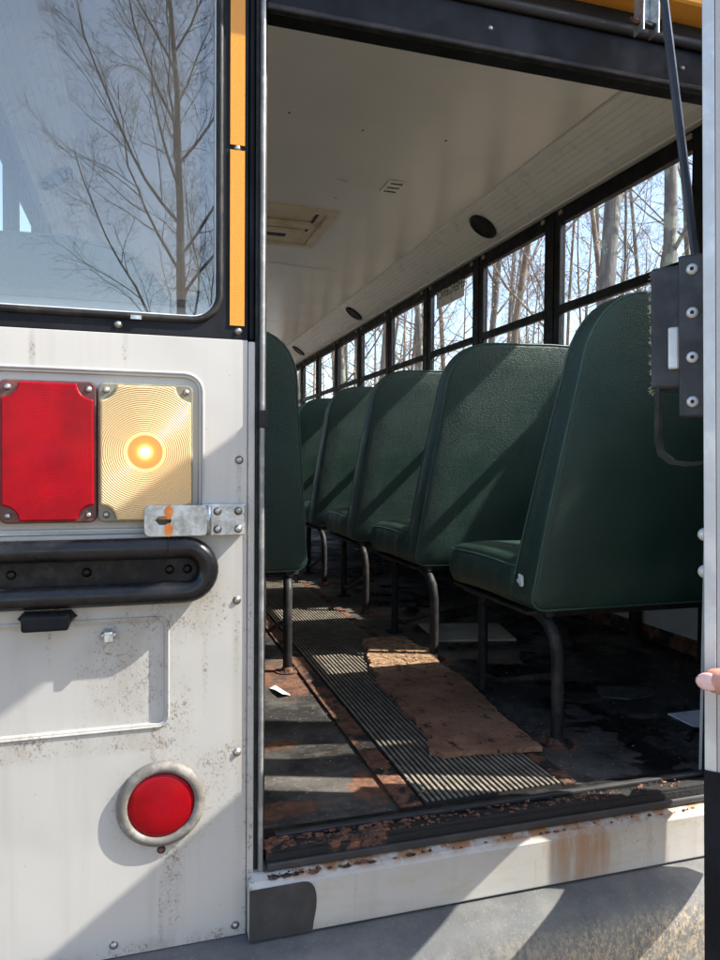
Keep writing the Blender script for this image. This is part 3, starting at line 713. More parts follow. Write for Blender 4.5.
# ceiling small things: seams, vent plate, patches
for y in (2.9, 4.85, 6.8):
    sm = MB(); L = []
    for y_ in (y - .012, y + .012):
        L.append([(x, y_, cz_(x) - .0015) for x in [-.23 + 1.80 * k / 16 for k in range(17)]])
    sm.loft(L, close=False, cap0=False, cap1=False); 
    if y > 4: sm.build('seam_strip', M['ceil'], ceo, smooth=True)
def ceilplate(name, x, y, dx, dy, h, mat, rz=0.0):
    b = MB(); c, s = math.cos(rz), math.sin(rz)
    zz = cz_(x)
    b.box(-dx, dx, -dy, dy, zz - h, zz - .001, T=lambda a, bb, z: (x + a * c - bb * s, y + a * s + bb * c, z)); return b.build(name, M[mat], ceo, bevel=.002)
pl_ = ceilplate('vent_plate', 1.165, 3.29, .045, .075, .006, 'cove')
for k in range(5): MB().box(1.135, 1.195, 3.235 + k * .025, 3.245 + k * .025, cz_(1.165) - .0085, cz_(1.165) - .0062).build('vent_plate', M['dgrey'], ceo) if k % 2 == 0 else None
for (x, y, r_) in ((.705, 2.36, .020), (.92, 3.33, .030)):
    random.seed(int(y * 10)); b = MB(); zz = cz_(x) - .002
    b.prism([(x + r_ * 1.2 * math.cos(a) * random.uniform(.5, 1.2), y + r_ * math.sin(a) * random.uniform(.4, 1.1)) for a in [2 * math.pi * i / 11 for i in range(11)]], zz - .001, zz, 'z').build('paint_patch', M['paper'], ceo)
for (x, y) in ((.55, 2.75), (.86, 2.8), (1.2, 2.75), (.95, 3.55), (.45, 3.0)):
    MB().dome((x, y, cz_(x) - .0005), (0, 0, -1), .006, .002, 8, 2).build('rivet', M['dgrey'], ceo)
# roof hatch
hx0, hx1, hy0, hy1 = .35, 1.025, 3.73, 4.40; hz = 1.322
hf = MB()
def fr_(a, b, c, d, z0, z1, wd): 
    hf.box(a, b, c, c + wd, z0, z1).box(a, b, d - wd, d, z0, z1).box(a, a + wd, c + wd, d - wd, z0, z1).box(b - wd, b, c + wd, d - wd, z0, z1)
fr_(hx0, hx1, hy0, hy1, hz - .018, hz + .012, .05)
hfo = hf.build('roof_hatch', M['beige'], bus, bevel=.006)
MB().prism(rrect(hx0 + .051, hx1 - .051, hy0 + .051, hy1 - .051, .04), hz - .004, hz + .006, 'z').build('hatch_lid', M['beige'], hfo)
MB().box(.64, .93, 3.94, 4.00, hz - .03, hz - .0045).build('release_bar', M['beige'], hfo, bevel=.006)
MB().box(.68, .82, 4.17, 4.225, hz - .012, hz - .0042).build('release_recess', M['blackrub'], hfo)
MB().box(.915, .927, 3.80, 4.10, hz - .010, hz - .0043).build('slot', M['blackrub'], hfo)
MB().box(.58, .89, 4.07, 4.14, hz - .022, hz - .0045).build('release_handle', M['beige'], hfo, bevel=.008)
for x in (.49, .52): MB().box(x, x + .012, 3.81, 3.84, hz - .007, hz - .0042).build('slot', M['blackrub'], hfo)
# front bulkhead with windscreen opening
fw = MB().box(XL - .03, XR + .03, YE - .04, YE, FZ, 1.36).build('front_bulkhead', M['wallgrey'], bus)
cut(fw, [MB().prism(rrect(-.30, 1.64, .0, .95, .05), YE - .1, YE + .1)])
MB().box(-.30, 1.64, YE - .022, YE - .018, .0, .95).build('windscreen', M['sideglass'], bus)

# ------------------------------------------------------------------ rear emergency door (open about 45 degrees)
H = Vector((1.122, 1.098)); FE = Vector((.480, .5265)); ud = (FE - H).normalized(); nin = Vector((ud.y, -ud.x)); DL = (FE - H).length - .8675
def D(a, n, z): p = H + ud * (a + DL) + nin * (n + .0225 * z - .003); return (p.x, p.y, z)
dr = MB().box(.02, .862, -.035, 0, -.655, .80, T=D).build('emergency_door', M['white'], bus)
cutm = MB(); pts = rrect(.10, .79, .215, .69, .04); cutm.prism(pts, -.1, .1, 'y', T=lambda x, y, z: D(x, y, z))
cutm2 = MB(); cutm2.prism(rrect(.090, .77, -.47, -.25, .035), -.1, .1, 'y', T=D)
cut(dr, [cutm, cutm2]); addbevel(dr, .002)
MB().prism(rrect(.091, .769, -.469, -.251, .034), -.021, -.017, 'y', T=D).build('door_glass', M['sideglass'], dr)
for n_ in (.001, -.036): MB().tube([D(x, n_, z) for x, z in rrect(.090, .77, -.47, -.25, .035)], .007, 8, closed=True).build('glass_gasket', M['blackrub'], dr, smooth=True)
MB().prism(rrect(.101, .789, .216, .689, .039), -.021, -.017, 'y', T=D).build('door_glass', M['sideglass'], dr)
MB().tube([D(x, .001, z) for x, z in rrect(.10, .79, .215, .69, .04)], .007, 8, closed=True).build('glass_gasket', M['blackrub'], dr, smooth=True)
MB().tube([D(x, -.036, z) for x, z in rrect(.10, .79, .215, .69, .04)], .007, 8, closed=True).build('glass_gasket', M['blackrub'], dr, smooth=True)
# free edge: aluminium strip, then painted bands outwards
MB().box(.8625, .8675, -.0095, .0005, -.655, .80, T=D).build('edge_strip', M['silver'], dr, bevel=.001)
MB().box(.8625, .8670, -.0150, -.0100, -.276, .80, T=D).build('edge_band', M['white'], dr)
for z0, z1, mt in ((.275, .80, 'steelblue'), (.155, .2745, 'peach'), (-.2755, .1545, 'white'), (-.655, -.276, 'black')):
    MB().box(.8625, .8665, -.0355, -.0155, z0, z1, T=D).build('edge_band', M[mt], dr)
MB().box(.8626, .8690, -.0160, .0010, -.655, -.276, T=D).build('edge_cover', M['black'], dr)
for z in (-.5, .0, .5): MB().box(-.012, .0195, -.03, -.005, z, z + .09, T=D).build('hinge', M['silver'], dr)
# latch on the inner face
lt = MB().box(.792, .832, .0005, .050, .070, .187, T=D).build('door_latch', M['latchblack'], dr, bevel=.003)
dr_l = MB().box(.8325, .846, .0005, .0235, .042, .192, T=D).build('latch_plate', M['latchblack'], dr, bevel=.002)
for z in (.178, .138, .097, .056):
    b = MB().dome(D(.8462, .0115, z), (ud.x, ud.y, 0), .0055, .0026, 14, 3); b.build('latch_screw', M['silver'], dr, smooth=True); MB().dome(D(.8488, .0115, z), (ud.x, ud.y, 0), .002, .0003, 6, 1).build('latch_screw', M['blackrub'], dr)
MB().box(.8325, .8375, .0238, .034, .088, .128, T=D).build('latch_tongue', M['silver'], dr, bevel=.002)
fz = MB(); random.seed(3)
for k in range(240):
    z = random.uniform(.066, .187); p = D(random.uniform(.792, .83), .0505, z); q = Vector(p) + Vector((random.uniform(-.0035, -.0005), random.uniform(-.002, .003), random.uniform(-.004, .003)))
    fz.tube([p, q], [.0007, .0002], 3)
ff = fz.build('frayed_fibre', M['card'], dr); ff['kind'] = 'stuff'
# strap loop below the latch
st = []; pth = [(.046, .072), (.047, .05), (.0475, .02), (.044, .006), (.034, -.002), (.02, -.004), (.006, -.002), (.001, .004)]
b = MB(); L = []
for n_, z in pth: L.append([Vector(D(.812, n_, z)), Vector(D(.832, n_, z)), Vector(D(.832, n_ - .004, z + .004)), Vector(D(.812, n_ - .004, z + .004))])
b.loft(L); b.build('pull_strap', M['blackrub'], dr)
# latch rod
MB().tube([D(.806, .012, .19), D(.806, .040, .45), D(.806, .062, .66), D(.806, .058, .73)], .0042, 6).build('latch_rod', M['steelblue'], dr)
MB().box(.792, .82, .0005, .068, .70, .738, T=D).build('rod_guide', M['black'], dr)
for z in (-.066, -.100):
    c_ = D(.850, .0005, z)
    MB().dome(c_, (nin.x, nin.y, 0), .0065, .007, 12, 4).build('dome_nut', M['silver'], dr, smooth=True)
# grab handle outside
MB().tube([D(.70, -.036, -.05), D(.70, -.075, -.05), D(.70, -.075, .08), D(.70, -.036, .08)], .008, 8).build('outside_handle', M['silver'], dr, smooth=True)

# ------------------------------------------------------------------ bench seats
def outline(W, Hh, rl, rr, taper, n=9):
    """back-rest outline in (u from the aisle edge, w from the bottom), rounded; aisle edge leans inwards"""
    pts = []
    rb = .035
    for k in range(5):
        a = R(270 - 90 * k / 4); pts.append((rb + rb * math.cos(a), rb + rb * math.sin(a)))
    cx0 = taper * .62; w0 = Hh - rl * 1.15
    for t in (.2, .4, .6, .8, .92): 
        pts.append((cx0 * t ** 1.2, w0 * t))
    for k in range(n + 1):
        a = R(180 - 90 * k / n); e = .85
        pts.append((cx0 + rl + rl * math.copysign(abs(math.cos(a)) ** e, math.cos(a)), w0 + (Hh - w0) * abs(math.sin(a)) ** e))
    pts.append((W * .45, Hh + .006)); pts.append((W * .65, Hh + .004))
    for k in range(n + 1):
        a = R(90 - 90 * k / n); pts.append((W - .02 - rr + rr * math.cos(a), Hh - rr + rr * math.sin(a)))
    for t in (.6, .35, .15): pts.append((W - .01, Hh * t))
    for k in range(5):
        a = R(-90 * k / 4); pts.append((W - rb + rb * math.cos(a), rb + rb * math.sin(a)))
    return pts
def inset(pts, d):
    N = len(pts); out = []
    for i in range(N):
        p0, p, p1 = Vector(pts[i - 1]), Vector(pts[i]), Vector(pts[(i + 1) % N])
        t = (p1 - p0)
        if t.length < 1e-7: t = Vector((1, 0))
        t.normalize(); nrm = Vector((t.y, -t.x)); out.append(p + nrm * d)
    return out
M['piping'] = worn('green_piping', (.035, .075, .058), (.05, .10, .08), .4, 9)
def make_seat(W, sgn):
    """local frame: origin on the floor below the aisle-side rear leg; +x*sgn runs to the wall"""
    root = empty('bench_seat', (0, 0, 0))
    edge = -.062                                    # aisle edge of the cushion relative to the legs
    Hh = .712; zb = .305
    ol = outline(W, Hh, .155, .12, .085)
    def yrear(w): return .012 - .135 * (max(w, 0) / Hh) ** 1.15
    def thick(w): return .115 - .05 * (w / Hh)
    def ring(d, f):
        """f: 0 rear face .. 1 front face"""
        return [Vector((sgn * (edge + p.x), yrear(p.y) + thick(p.y) * f, zb + p.y)) for p in inset(ol, d)]
    b = MB()
    mid = Vector((W * .5, Hh * .48))
    loops = []
    def shrink(k, f, off):
        return [Vector((sgn * (edge + mid.x + (p.x - mid.x) * k), yrear(mid.y + (p.y - mid.y) * k) + thick(p.y) * f + off, zb + mid.y + (p.y - mid.y) * k)) for p in inset(ol, .012)]
    for k in (.12, .35, .6, .82): loops.append(shrink(k, 0, -.006 * (1 - k)))
    loops += [ring(.012, 0), ring(.004, .03), ring(0, .10), ring(-.002, .3), ring(-.003, .5), ring(-.002, .75), ring(0, .88), ring(.005, .97), ring(.014, 1.0)]
    for k in (.82, .6, .35, .12): loops.append(shrink(k, 1, .012 * (1 - k)))
    b.loft(loops)
    bo_ = b.build('backrest', M['vinyl'], root, smooth=True, local=True)
    for f, nm in ((.06, 'piping'), (.92, 'piping')):
        pr = ring(.001, f); MB().tube(pr, .0032, 6, closed=True).build(nm, M['piping'], bo_, smooth=True, local=True)
    # cushion
    c = MB(); W2 = W - .03; y0, y1 = .075, .50; z0, z1 = .300, .415
    cl = []
    def loop(z, ins):
        rr_ = .06; q_ = rrect(edge + ins, edge + W2 - ins, y0 + ins * .6, y1 - ins, rr_, 6); pts = []
        for i, a_ in enumerate(q_):
            b_ = q_[(i + 1) % len(q_)]; n__ = 10 if i % 7 == 6 else 1
            pts += [(a_[0] + (b_[0] - a_[0]) * t / n__, a_[1] + (b_[1] - a_[1]) * t / n__) for t in range(n__)]
        wr = .0045 * max(0, 1 - abs(z - z0 - .05) / .06)
        out = []
        for i, (x, y) in enumerate(pts):
            k = wr * (math.sin(i * 2.1) + .7 * math.sin(i * 3.7 + 1))
            out.append(Vector((sgn * (x + (k if x > W * .5 else -k)), y + k * .5, z + .008 * math.sin(7 * y + 5 * x))))
        return out
    for z, ins in ((z0, .02), (z0 + .008, .004), (z0 + .03, -.004), (z0 + .06, -.006), (z0 + .085, -.003), (z1 - .012, .006), (z1 - .002, .022), (z1 + .006, .06), (z1 + .010, .11)): cl.append(loop(z, ins))
    c.loft(cl); co = c.build('cushion', M['vinyl'], root, smooth=True, local=True)
    MB().tube(loop(z0 + .095, .000), .0028, 6, closed=True).build('piping', M['piping'], co, smooth=True, local=True)
    # frame rails under the cushion
    f = MB()
    f.tube([(sgn * -.01, .02, .300), (sgn * -.012, .25, .288), (sgn * -.012, .46, .284)], .0125, 10)
    f.tube([(sgn * -.01, .46, .284), (sgn * (W - .09), .46, .284)], .0125, 8)
    f.tube([(sgn * -.01, .05, .295), (sgn * (W - .09), .05, .295)], .0125, 8)
    f.add([(sgn * (edge + .015), .06, .296), (sgn * (W - .10), .06, .296), (sgn * (W - .10), .47, .299), (sgn * (edge + .015), .47, .299),
           (sgn * (edge + .015), .06, .288), (sgn * (W - .10), .06, .288), (sgn * (W - .10), .47, .291), (sgn * (edge + .015), .47, .291)],
          [(0, 1, 2, 3), (4, 7, 6, 5), (0, 4, 5, 1), (1, 5, 6, 2), (2, 6, 7, 3), (3, 7, 4, 0)])
    f.build('seat_frame', M['darkmetal'], root, smooth='auto', local=True)
    l = MB().tube([(0, 0, .004), (0, 0, .14), (0, .002, .20), (sgn * -.003, .010, .245), (sgn * -.007, .035, .275), (sgn * -.01, .075, .290), (sgn * -.011, .12, .293)], .0145, 12)
    lo = l.build('leg', M['darkmetal'], root, smooth='auto', local=True)
    fm = MB().prism(ringpts(0, 0, .038, 18), 0, .004, 'z'); fm.tube([(0, 0, .003), (0, 0, .016)], [.022, .015], 12)
    for a in (40, 220): fm.dome((.027 * math.cos(R(a)), .027 * math.sin(R(a)), .004), (0, 0, 1), .006, .004, 8, 2)
    fm.build('foot_plate', M['rust'], lo, smooth='auto', local=True)
    l = MB().tube([(sgn * .012, .40, .004), (sgn * .012, .40, .285)], .0135, 12)
    lo = l.build('leg', M['darkmetal'], root, smooth='auto', local=True)
    fm = MB().prism([(x + sgn * .012, y + .40) for x, y in ringpts(0, 0, .034, 18)], 0, .004, 'z'); fm.build('foot_plate', M['rustdark'], lo, smooth='auto', local=True)
    MB().tube([(0, .004, .145), (0, .03, .148), (sgn * .004, .10, .125), (sgn * .010, .30, .055), (sgn * .012, .392, .045)], [.015, .009, .008, .008, .010], 8, flat=.7).build('brace', M['darkmetal'], root, smooth='auto', local=True)
    gs = MB().prism([(.395, .285), (.395, .235), (.35, .285)], sgn * .002, sgn * .022, 'x'); gs.build('gusset', M['darkmetal'], root, local=True)
    for y in (.05, .44):
        wb = MB(); a, b_ = sorted((sgn * (W - .10), sgn * (W - .066))); wb.box(a, b_, y - .015, y + .015, .0, .30); wb.build('wall_bracket', M['darkmetal'], root, local=True)
    return root
GR = 'green bench seats down both sides of the bus aisle'
rows = [1.432, 2.155, 2.895, 3.61, 4.345, 5.08, 5.82]
labR = ['tall green vinyl bench seat closest to the open rear door, beside the latch',
        'second green bench seat from the rear door along the window side, back mostly shaded',
        'third green bench seat from the rear door, sunlight and a diagonal shadow on its back',
        'fourth green bench seat from the rear door along the side windows',
        'fifth green bench seat from the rear door, dark and partly hidden',
        'sixth green bench seat from the rear door, deep in the bus by the far windows',
        'seventh green bench seat from the rear door, deepest visible along the side windows']
pR = make_seat(.905, 1)
pL = make_seat(.905, -1); pS = make_seat(.50, -1)
for i, y in enumerate(rows):
    o = pR if i == 0 else copy_tree(pR)
    o.location = (.918, y, EYE + FZ); tag(o, labR[i], 'bench seat', GR); o.rotation_euler.z = R((0, .5, -.7, .4, -.3, .6, 0)[i])
labL = ['dark green bench seat cut off by the door jamb on the aisle’s other side'.replace('’', "'"), 'green bench seat just ahead of the one cut off by the door jamb',
        'green bench seat two rows ahead of the one cut off by the door jamb', 'green bench seat three rows ahead of the one cut off by the door jamb']
for i, y in enumerate([2.155, 2.895, 3.61, 4.345]):
    o = pL if i == 0 else copy_tree(pL)
    o.location = (.434, y, EYE + FZ); tag(o, labL[i], 'bench seat', GR)
pS.location = (.055, 1.435, EYE + FZ); tag(pS, 'short bench seat seen hazily through the closed rear window', 'bench seat', GR)

random.seed(2); tn = MB()
tn.prism([(.052 + .012 * math.cos(a) * random.uniform(.5, 1.3), .372 + .017 * math.sin(a) * random.uniform(.5, 1.3)) for a in [2 * math.pi * k / 12 for k in range(12)]], -.0735, -.0665, 'x')
tear = tn.build('torn_patch', M['paper'], pR, local=True, bevel=.002); tear['label'] = 'torn vinyl showing white padding'

# ------------------------------------------------------------------ loose things on the bus floor
ply = [(.751, 2.395), (.80, 2.41), (.901, 2.397), (.905, 2.25), (.925, 2.22), (.93, 2.16), (.89, 2.05), (.90, 1.90), (.892, 1.80), (.86, 1.60), (.846, 1.378), (.80, 1.385), (.70, 1.40), (.615, 1.405), (.603, 1.43),
       (.612, 1.47), (.640, 1.50), (.628, 1.53), (.638, 1.56), (.640, 1.62), (.632, 1.68), (.640, 1.745), (.650, 1.80), (.640, 1.86), (.648, 1.93), (.672, 1.99), (.668, 2.05), (.690, 2.12), (.70, 2.20), (.73, 2.27), (.735, 2.34)]
random.seed(11); fine = []
for i in range(len(ply)):
    a, b = Vector(ply[i]), Vector(ply[(i + 1) % len(ply)]); n_ = max(1, int((b - a).length / .012))
    for k in range(n_):
        p = a.lerp(b, k / n_); j = .0035 if i < 13 else .0065; fine.append((p.x + random.uniform(-j, j), p.y + random.uniform(-j, j)))
pb = MB().prism(fine, FZ + .0115, FZ + .0225, 'z').build('plywood_sheet', M['ply'], None, origin=(.76, 1.9, FZ + .011))
top = [p for p in ply if p[1] < 1.98]
random.seed(12); lay = []
for p in [(.655, 1.50), (.652, 1.62), (.66, 1.72), (.655, 1.82), (.70, 1.90), (.76, 1.84), (.80, 1.93), (.868, 1.90), (.862, 1.74), (.835, 1.60), (.80, 1.47), (.77, 1.52), (.72, 1.44)]:
    lay.append(p)
f2 = []
for i in range(len(lay)):
    a, b = Vector(lay[i]), Vector(lay[(i + 1) % len(lay)]); n_ = max(1, int((b - a).length / .008))
    for k in range(n_): p = a.lerp(b, k / n_); f2.append((p.x + random.uniform(-.004, .004), p.y + random.uniform(-.005, .005)))
lo_ = MB().prism(f2, FZ + .0226, FZ + .0252, 'z').build('veneer_layer', M['ply'], pb, local=True); lo_.location = (-.76, -1.9, -FZ - .011)
ch = MB(); random.seed(31)
for k in range(170):
    y = random.uniform(1.42, 2.36); x = random.uniform(.66, .80 if y < 1.6 else .85) if y < 2.0 else random.uniform(.74, .87)
    a0 = random.uniform(-.5, .5) + 1.57; l_ = random.uniform(.006, .028); w2_ = random.uniform(.0015, .006); z = FZ + .0226
    d_ = Vector((math.cos(a0), math.sin(a0))); e_ = Vector((-d_.y, d_.x))
    q = [Vector((x, y)) + d_ * l_ * i + e_ * w2_ * j for i, j in ((-1, -.3), (-.4, -1), (.9, -.6), (1, .4), (-.2, 1))]
    ch.add([(q[i].x, q[i].y, z + (.0, .001, .004, .006, .001)[i] * random.uniform(.3, 1)) for i in range(5)], [(0, 1, 2, 3, 4)])
cho = ch.build('veneer_splinters', M['ply'], pb, local=True); cho.location = (-.76, -1.9, -FZ - .011); cho['kind'] = 'stuff'
tag(pb, 'broken rotting brown plywood sheet lying on the ribbed aisle mat', 'plywood')
pp = MB(); pp.add([(.352, 2.005, FZ + .002), (.372, 2.02, FZ + .004), (.398, 1.925, FZ + .003), (.372, 1.915, FZ + .012), (.362, 1.96, FZ + .010)], [(0, 1, 4), (1, 2, 4), (2, 3, 4), (3, 0, 4)])
tag(pp.build('paper_scrap', M['paper'], None, origin=(.37, 1.96, FZ)), 'torn white paper scrap on the floor near a seat foot', 'paper')
pp = MB().box(1.30, 1.43, 1.40, 1.52, FZ + .001, FZ + .0035); o = pp.build('paper_sheet', M['paper'], None, origin=(1.36, 1.46, FZ)); tag(o, 'pale paper sheet on the floor beside the door edge', 'paper')
random.seed(8)
pp = MB().prism([(1.31 + .11 * math.cos(a) * random.uniform(.75, 1.1), 1.70 + .055 * math.sin(a) * random.uniform(.75, 1.1)) for a in [2 * math.pi * i / 16 for i in range(16)]], FZ + .001, FZ + .004, 'z')
tag(pp.build('flattened_wrapper', worn('grimy_paper', (.10, .10, .095), (.05, .05, .05), .7, 30), None, origin=(1.31, 1.7, FZ)), 'grimy flattened wrapper on the black floor under the nearest bench', 'litter')
pp = MB().prism([(1.05, 2.62), (1.36, 2.55), (1.30, 2.30), (1.02, 2.36)], FZ + .001, FZ + .008, 'z')
tag(pp.build('board', M['card'], None, origin=(1.2, 2.45, FZ)), 'dusty pale board lying on the floor beneath the second bench', 'board')
pp = MB().tube([(1.22, 1.36, FZ + .006), (1.27, 1.40, FZ + .010), (1.33, 1.37, FZ + .006), (1.36, 1.32, FZ + .012), (1.30, 1.30, FZ + .006)], .006, 6)
tag(pp.build('cable', M['blackrub'], None, smooth=True, origin=(1.3, 1.35, FZ)), 'short black cable curled on the floor beside the door edge', 'cable')
db = MB(); random.seed(21)
for k in range(1100):
    x = random.uniform(.2, 1.7) if k % 2 else random.gauss(.52 if k % 4 else .83, .06); y = random.uniform(1.25, 3.0); s_ = random.uniform(.0015, .005)
    if x < .0: continue
    z = FZ + (.011 if .51 < x < .81 else .0085 if .46 < x < .85 else .001); a0 = random.random() * 6
    db.add([(x + s_ * math.cos(a0 + t), y + s_ * math.sin(a0 + t) * .6, z + (.002 if i == 0 else 0)) for i, t in enumerate((0, 2.1, 4.2))] + [(x, y, z + s_ * .6)], [(0, 1, 3), (1, 2, 3), (2, 0, 3)])
tag(db.build('floor_debris', worn('grit', (.13, .10, .07), (.24, .17, .11), .9, 60), None), kind='stuff')

# ------------------------------------------------------------------ person holding the door edge
def skin_body(name, nodes, edges, mat, parent=None, sub=2):
    me = bpy.data.meshes.new(name); me.from_pydata([n_[0] for n_ in nodes], edges, []); o = bpy.data.objects.new(name, me); col.objects.link(o)
    o.modifiers.new('skin', 'SKIN'); me.update()
    if not me.skin_vertices: 
        bpy.context.view_layer.objects.active = o
    sv = me.skin_vertices[0].data
    for i, n_ in enumerate(nodes): sv[i].radius = n_[1] if isinstance(n_[1], tuple) else (n_[1], n_[1])
    sv[0].use_root = True
    s_ = o.modifiers.new('sub', 'SUBSURF'); s_.levels = s_.render_levels = sub
    bpy.context.view_layer.update()
    dg = bpy.context.evaluated_depsgraph_get(); nm = bpy.data.meshes.new_from_object(o.evaluated_get(dg)); o.modifiers.clear(); o.data = nm
    nm.materials.clear(); nm.materials.append(mat)
    for p in nm.polygons: p.use_smooth = True
    if parent is not None: o.parent = parent
    return o
def join_mesh(objs, name):
    bm = bmesh.new()
    for o in objs: bm.from_mesh(o.data)
    m = bpy.data.meshes.new(name); bm.to_mesh(m); bm.free(); m.materials.append(objs[0].data.materials[0])
    for p in m.polygons: p.use_smooth = True
    r = objs[0]; r.data = m; r.name = name
    for o in objs[1:]: bpy.data.objects.remove(o)
    return r
PX, PYY = 1.02, .18
per = empty('person', (PX, PYY, 0)); tag(per, 'person outside in a dark jacket, one thumb hooked over the door edge', 'person')
# local: z from the ground; facing the door (towards -x,+y)
fw_ = Vector((-.7119, .7023, 0)); rt_ = Vector((.7023, .7119, 0))       # right-hand side of the person
def L(r, f, z): v = rt_ * r + fw_ * f; return (v.x, v.y, z)
Fp = Vector(D(.868, -.012, -.193)) + OFF - Vector((PX, PYY, 0))        # thumb contact point, local
fr_n = Vector((nin.x, nin.y, 0)); fr_u = Vector((ud.x, ud.y, 0))
wrist = Fp - fr_n * .115 + fr_u * .055 + Vector((0, 0, -.05))
palm = Fp - fr_n * .060 + fr_u * .035 + Vector((0, 0, -.028))
sh = Vector(L(-.19, .0, 1.40)); elb = (sh + wrist) / 2 + Vector((0, 0, -.12)) - fw_ * .03
nodes = [((0, 0, .93), (.14, .10)), ((0, 0, 1.12), (.13, .095)), ((0, 0, 1.32), (.15, .10)), ((0, 0, 1.45), .06), (L(0, .01, 1.53), .052), (L(0, .015, 1.60), (.07, .085)), (L(0, .01, 1.70), (.072, .09)),
         (tuple(sh), .055), (tuple(elb), .040), (tuple(wrist), .024), (tuple(palm), (.036, .018)),
         (L(.19, 0, 1.40), .055), (L(.25, -.02, 1.12), .040), (L(.26, .06, .88), .026), (L(.26, .08, .80), (.034, .02)),
         (L(-.09, 0, .86), .085), (L(-.10, .02, .50), .058), (L(-.10, 0, .09), .036), (L(-.10, .14, .05), (.035, .03)),
         (L(.09, 0, .86), .085), (L(.10, .02, .50), .058), (L(.10, 0, .09), .036), (L(.10, .14, .05), (.035, .03))]
edges = [(0, 1), (1, 2), (2, 3), (3, 4), (4, 5), (5, 6), (2, 7), (7, 8), (8, 9), (9, 10), (2, 11), (11, 12), (12, 13), (13, 14), (0, 15), (15, 16), (16, 17), (17, 18), (0, 19), (19, 20), (20, 21), (21, 22)]
body = skin_body('body', nodes, edges, M['skin'], per)
parts_ = [body]
up = Vector((0, 0, 1))
# thumb lies across the door's end, tip just past the inner corner
t0 = palm + up * .012; tip = Vector(D(.884, .0045, -.189)) + OFF - Vector((PX, PYY, 0))
parts_.append(skin_body('thumb', [(tuple(t0), .015), (tuple(Fp - fr_n * .03 + fr_u * .022 + up * .004), .0118), (tuple(tip - fr_n * .016 + fr_u * .002), .0125), (tuple(tip - fr_n * .004 - up * .001), .0088)], [(0, 1), (1, 2), (2, 3)], M['skin'], per))
for k in range(4):
    ln = (.074, .082, .077, .062)[k]; zo = .022 - k * .019
    a = palm + up * zo + fr_u * -.004; b_ = a + (-fr_u * .5 + fr_n * .35).normalized() * ln * .42; c_ = b_ + (-fr_u).normalized() * ln * .33; d_ = c_ + (-fr_u + fr_n * .25).normalized() * ln * .27
    # keep fingers on the outer face of the door
    for q in (b_, c_, d_):
        rel = q + Vector((PX, PYY, 0)) - OFF; n_ = (Vector((rel.x, rel.y)) - H).dot(nin)
        if n_ > -.046: q -= fr_n * (n_ + .046)
    parts_.append(skin_body('finger', [(tuple(a), .010), (tuple(b_), .0092), (tuple(c_), .0085), (tuple(d_), .0074)], [(0, 1), (1, 2), (2, 3)], M['skin'], per))
nl = tip - fr_n * .010 + fr_u * .0098
nb = MB(); nb.dome((0, 0, 0), (fr_u.x, fr_u.y, .15), .0078, .0022, 14, 3); nb.v = [tuple(Vector(v) + nl + fr_n * (Vector(v).dot(fr_n) * .35)) for v in nb.v]
nb.build('thumbnail', M['nail'], per, smooth=True, local=True)
h2 = Vector(L(.26, .085, .78))
for k in range(4):
    a = h2 + fw_ * (.022 - .015 * k); d_ = a + Vector((0, 0, -.07)) + fw_ * .012
    parts_.append(skin_body('finger', [(tuple(a), .0095), (tuple((a + d_) / 2 + rt_ * .006), .0088), (tuple(d_), .0074)], [(0, 1), (1, 2)], M['skin'], per))
parts_.append(skin_body('finger', [(tuple(h2 + fw_ * .02 + up * .02), .012), (tuple(h2 + fw_ * .045 - up * .015), .0105), (tuple(h2 + fw_ * .05 - up * .035), .009)], [(0, 1), (1, 2)], M['skin'], per))
# nose and ears
parts_.append(skin_body('nose', [(L(0, .095, 1.635), .010), (L(0, .112, 1.605), .013)], [(0, 1)], M['skin'], per, 1))
for s_ in (-1, 1): parts_.append(skin_body('ear', [(L(s_ * .078, .01, 1.64), (.012, .006)), (L(s_ * .082, .008, 1.60), (.010, .006))], [(0, 1)], M['skin'], per, 1))
body = join_mesh(parts_, 'body')
def scl(n_, k): return (n_[0], (tuple(r_ * k for r_ in n_[1]) if isinstance(n_[1], tuple) else n_[1] * k))
jk = [scl(nodes[i], 1.18) for i in (0, 1, 2)] + [(L(0, 0, 1.46), .075)] + [scl(nodes[7], 1.25), scl(nodes[8], 1.35), (tuple(wrist + (elb - wrist) * .12), .034), scl(nodes[11], 1.25), scl(nodes[12], 1.35), (L(.26, .055, .92), .036)]
skin_body('jacket', jk, [(0, 1), (1, 2), (2, 3), (2, 4), (4, 5), (5, 6), (2, 7), (7, 8), (8, 9)], M['jacket'], per)
tj = [((0, 0, .95), (.155, .115)), (L(-.09, 0, .84), .098), (L(-.10, .02, .50), .072), (L(-.10, 0, .11), .055), (L(.09, 0, .84), .098), (L(.10, .02, .50), .072), (L(.10, 0, .11), .055)]
skin_body('jeans', tj, [(0, 1), (1, 2), (2, 3), (0, 4), (4, 5), (5, 6)], M['jeans'], per)
for s_ in (-1, 1): skin_body('boot', [(L(s_ * .10, -.02, .11), .05), (L(s_ * .10, 0, .05), .05), (L(s_ * .10, .16, .042), (.048, .040))], [(0, 1), (1, 2)], M['shoe'], per)
skin_body('hair', [(L(0, -.025, 1.66), (.083, .085)), (L(0, .0, 1.74), (.078, .09))], [(0, 1)], M['hair'], per)
for s_ in (-1, 1): 
    MB().dome(L(s_ * .03, .093, 1.655), (fw_.x, fw_.y, 0), .009, .006).build('eye', M['paper'], per, smooth=True, local=True)
MB().tube([L(-.025, .098, 1.565), L(0, .104, 1.563), L(.025, .098, 1.565)], .004, 6).build('mouth', M['shoe'], per, local=True)

